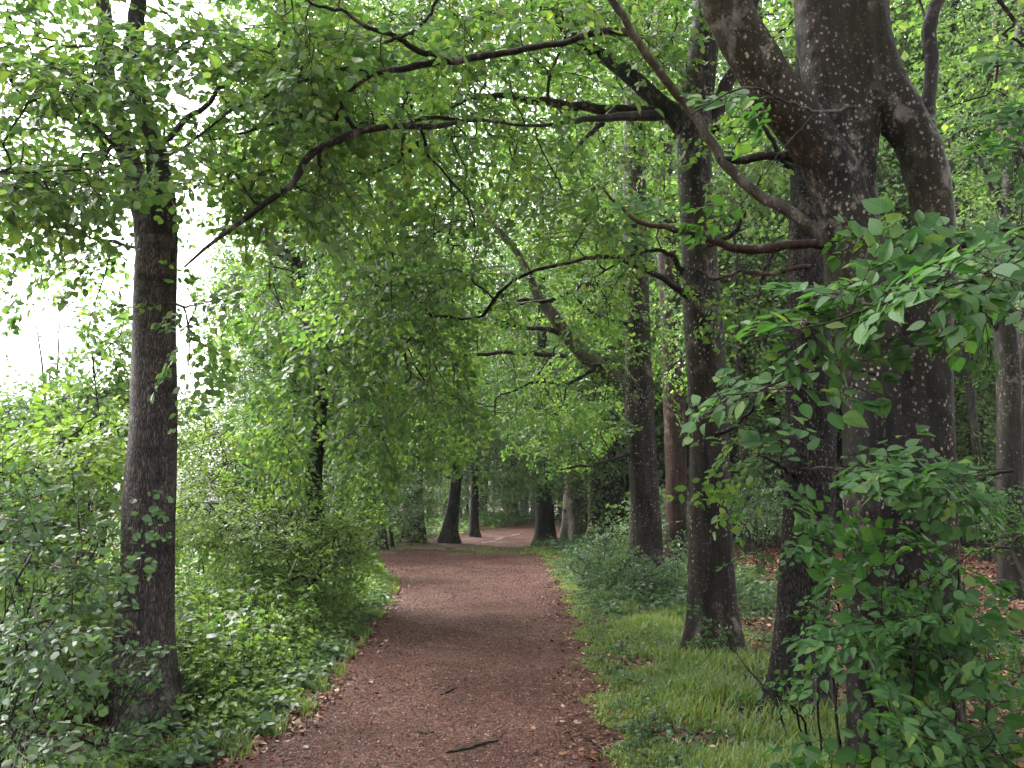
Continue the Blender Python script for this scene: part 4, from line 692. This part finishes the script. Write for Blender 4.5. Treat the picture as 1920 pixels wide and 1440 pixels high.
for k, (px, py, Y, lb) in enumerate([(930, 950, 52, 'sunlit yellow-green bushes where the path bends away'), (985, 930, 56, 'second sunlit bush behind the path bend'), (830, 930, 50, 'bright bush between the crooked trunk and the path bend'), (1110, 950, 46, 'sunlit bush behind the stout grey trunk')]):
    shrub('bend_bush', px, Y, lb, M['bright'], [(px, py, Y, 50, 36, 2, 130), (px, py - 50, Y + 3, 60, 40, 2, 80)], 8, 260 + k, 'mid', spread=4, group='bushes at the path bend')
# ------------------------------------------------------------------ background wood: copies of five prototypes
def proto(seed, h, r0, leafm, kind='far', n=260, low=.28, lean=0.):
    rg = np.random.default_rng(seed); root = thing('woodland_tree', (0, 0, 0), 'x', 'tree'); mb = MB()
    pts = [(0, 0, -.4, r0 * 1.15), (0, 0, .1, r0 * 1.1)] + [(lean * t * h + rg.normal(0, .08), rg.normal(0, .08), h * t, r0 * (1 - .8 * t)) for t in (.15, .3, .45, .6, .8, 1)]
    c = limb(mb, pts, 36, 12, .08, seed, flare=.4, z0=0); mb.build('trunk', [M['bark_dark'], M['bark_beech'], M['bark_red']][seed % 3], root, (0, 0, 0), True)
    a = nrm(rg.normal(size=(n, 3))) * (rg.random((n, 1)) ** .45); cz = h * (low + 1.05) / 2; T = a * np.array([h * .24, h * .24, h * (1.05 - low) / 2]) + [lean * h * .6, 0, cz]
    lines = [c[10:, :3]]
    mb = MB(); grow(mb, lines, T, seed, kind=kind, lk=2, rtw=.006, rmax=.08, pw=.42, sides=4, spray_twigs=False, droop=.2, layer=.4); mb.build('crown', [M['twig'], leafm], root, (0, 0, 0))
    return root
def copy_thing(root, loc, rz, sc, label, group):
    r_ = root.copy(); C.objects.link(r_); r_.location = loc; r_.rotation_euler = (0, 0, rz); r_.scale = (sc,) * 3; r_['label'] = label; r_['group'] = group
    for ch in list(root.children): c_ = ch.copy(); C.objects.link(c_); c_.parent = r_
    return r_
protos = [proto(301, 15, .20, M['bright'], n=420), proto(302, 18, .26, M['beech'], n=520), proto(303, 13, .13, M['bright'], n=340, low=.2), proto(304, 17, .22, M['beech'], n=500, low=.18, lean=.04), proto(305, 9, .08, M['bright'], n=260, low=.06)]
rg = random.Random(9); used = [False] * 5; spots = []
def bgtree(px, Y, k, sc=1., label='slender tree deep in the wood behind the nearer trunks', group='background trees of the wood'):
    x = float(P(px, 900, Y)[0]); loc = (x, Y, float(H(x, Y))); spots.append((x, Y))
    if not used[k]:
        used[k] = True; o = protos[k]; o.location = loc; o.scale = (sc,) * 3; o['label'] = label; o['group'] = group
    else: copy_thing(protos[k], loc, rg.uniform(0, 6.3), sc, label, group)
for a in [(1400, 22, 2, 1., 'slim dark trunk close behind the spotted beech, seen at its right side'), (1440, 26, 0, 1., 'slim trunk midway between the spotted beech and the ridged trunk'), (1372, 30, 3), (1460, 36, 1), (1795, 25, 2, 1., 'pale slim trunk just right of the huge forked beech'), (1822, 31, 0), (1860, 36, 3), (1790, 40, 1), (1840, 20, 2, 1., 'slim trunk midway between the huge forked beech and the right edge trunk'), (1300, 26, 3)]: bgtree(*a)
for k in range(60):
    Y = rg.uniform(24, 60); px = rg.uniform(1125, 2150)
    bgtree(px, Y, rg.choice([0, 1, 2, 3, 4, 4]), rg.uniform(.85, 1.2))
for k in range(22):
    Y = rg.uniform(56, 80); px = rg.uniform(560, 1150); bgtree(px, Y, rg.choice([0, 1, 3, 4, 4]), rg.uniform(.9, 1.25), 'leafy tree beyond the bend of the path', 'trees beyond the path bend')
for k in range(20):
    Y = rg.uniform(24, 46); px = rg.uniform(500, 770); bgtree(px, Y, rg.choice([2, 4, 0]), rg.uniform(.7, 1.0), 'leafy tree behind the bushes on the left bank', 'trees behind the left bank')
for (px, Y, k) in [(700, 33, 0), (780, 38, 1), (840, 33, 3), (905, 40, 0), (960, 36, 1), (1010, 41, 3), (1060, 37, 0), (1120, 34, 1), (1160, 42, 3), (620, 36, 3), (1240, 33, 1), (1400, 34, 0), (1450, 28, 1), (1580, 30, 3), (1700, 27, 0), (1790, 30, 1), (1850, 26, 3), (1930, 29, 1), (1990, 24, 0), (1820, 40, 3), (1660, 40, 1)]:
    bgtree(px, Y + (20 if 790 < px < 1110 else 0), k, 1.55, 'tall tree rising above the middle of the canopy', 'tall trees behind the canopy')
for k in range(22):
    bgtree(780 + 17 * k + rg.uniform(-8, 8), rg.uniform(57, 76), rg.choice([4, 4, 2]), rg.uniform(.9, 1.3), 'low leafy tree closing the view where the path bends', 'low trees at the path bend')
for k in range(30):
    Y = rg.uniform(62, 90); bgtree(rg.uniform(900, 2300), Y, rg.choice([0, 1, 3]), rg.uniform(1., 1.3), 'far tree closing the view through the wood', 'farthest trees of the wood')
# ------------------------------------------------------------------ small things
def stick(pxs, label, rad=.011, m='twig', name='fallen_stick', forks=()):
    pts = []
    for (px, py) in pxs: g = G(px, py); g[2] = float(HP(g[0], g[1])) + rad * .8; pts.append((*g, rad))
    pts[0] = (*pts[0][:3], rad * .6); pts[-1] = (*pts[-1][:3], rad * .5); mb = MB(); limb(mb, pts, 16, 8, .15, int(pxs[0][0]), .004)
    for f in forks:
        pf = []
        for (px, py) in f: g = G(px, py); g[2] = float(HP(g[0], g[1])) + rad; pf.append((*g, rad * .5))
        limb(mb, pf, 8, 6, .1, 3, .003)
    o = mb.build(name, M[m], None, pts[0][:3], True); tag(o, label, 'stick', 'fallen sticks on the path')
stick([(836, 1424), (870, 1418), (900, 1408), (936, 1399)], 'largest fallen stick, lying slanted at the bottom middle of the path', .009)
stick([(826, 1312), (842, 1306), (858, 1297)], 'small dark stick lying slanted in mid path above the largest stick', .007)
stick([(778, 1384), (797, 1386), (812, 1384)], 'short dark stick just left of the largest stick', .007)
stick([(728, 1308), (750, 1302)], 'short twig lying at the left part of the path', .006)
stick([(785, 1338), (802, 1343)], 'short pale twig lying left of the path centre', .006, 'bark_limb')
stick([(1110, 1392), (1128, 1405), (1138, 1420)], 'bent pale twig on the right path edge by the grass', .007, 'bark_limb')
stick([(1376, 1325), (1390, 1350), (1398, 1372)], 'thin twig lying in the verge grass right of the path', .007, forks=([(1376, 1325), (1410, 1318)],))
stick([(1440, 1420), (1500, 1400), (1570, 1395)], 'long brown twig on the leaf litter below the regrowth', .01, 'bark_red', forks=([(1500, 1400), (1530, 1375)],))
stick([(835, 1032), (850, 1030)], 'dark stick lying on the far crest of the path', .03)
def reflection_strip():  # pale colour stands in for sky reflected in water on the far path
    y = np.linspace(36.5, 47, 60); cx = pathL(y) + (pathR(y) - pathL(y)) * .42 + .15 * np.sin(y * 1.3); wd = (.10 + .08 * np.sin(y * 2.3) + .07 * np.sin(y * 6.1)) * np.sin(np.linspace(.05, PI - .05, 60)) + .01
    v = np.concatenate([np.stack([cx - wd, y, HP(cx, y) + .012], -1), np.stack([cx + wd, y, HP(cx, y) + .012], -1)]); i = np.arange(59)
    m, t, N, L, b = mat('painted_reflection'); n1 = node(t, 'ShaderNodeTexNoise', Scale=20., Detail=5.); L.new(coords(t), n1.inputs['Vector']); rc = ramp(t, n1.outputs[0], [(.3, (.07, .055, .05)), (.7, (.14, .12, .115))]); L.new(rc.outputs[0], b.inputs['Base Color']); b.inputs['Roughness'].default_value = .4
    mb = MB(); mb.add(v, np.stack([i, i + 60, i + 61, i + 1], -1)); o = mb.build('reflection_strip', m, smooth=True); tag(o, kind='structure')
reflection_strip()
def rail():
    b = G(1902, 1098); root = thing('wooden_rail', b, 'low dark red wooden rail at the right edge of the wood', 'rail')
    m, t, N, L, bs = mat('red_paint'); nn = node(t, 'ShaderNodeTexNoise', Scale=12., Detail=4.); L.new(coords(t), nn.inputs['Vector']); rc = ramp(t, nn.outputs[0], [(.3, (.09, .012, .01)), (.7, (.2, .03, .022))]); L.new(rc.outputs[0], bs.inputs['Base Color']); bs.inputs['Roughness'].default_value = .6
    for dx in (0, 1.5):
        mb = MB(); limb(mb, [(b[0] + dx - .05, b[1], b[2] - .2, .05), (b[0] + dx, b[1], b[2] + .4, .05), (b[0] + dx + .04, b[1], b[2] + .72, .048)], 10, 8, .03, 1); mb.build('post', m, root, b)
    mb = MB(); limb(mb, [(b[0] - .35, b[1] - .06, b[2] + .7, .04), (b[0] + .7, b[1] - .06, b[2] + .72, .042), (b[0] + 1.8, b[1] - .06, b[2] + .7, .04)], 10, 8, .03, 2); mb.build('crossbar', m, root, b)
rail()

# ------------------------------------------------------------------ damp air between the trees
hm = bpy.data.materials.new('damp_air'); hm.use_nodes = True; hn = hm.node_tree; hn.nodes.clear()
ho = hn.nodes.new('ShaderNodeOutputMaterial'); hv = hn.nodes.new('ShaderNodeVolumePrincipled'); hv.inputs['Density'].default_value = .0004; hv.inputs['Color'].default_value = (.9, .95, .95, 1); hv.inputs['Anisotropy'].default_value = .3
hn.links.new(hv.outputs[0], ho.inputs['Volume'])
x0, x1, y0, y1, z0, z1 = -132, 132, -62, 152, -2, 36
vv = np.array([(x, y, z) for z in (z0, z1) for y in (y0, y1) for x in (x0, x1)]); mb = MB(); mb.add(vv, [(0, 2, 3, 1), (4, 5, 7, 6), (0, 1, 5, 4), (2, 6, 7, 3), (0, 4, 6, 2), (1, 3, 7, 5)])
hz = mb.build('haze', hm); tag(hz, 'thin damp haze hanging in the wood', 'haze', kind='stuff')
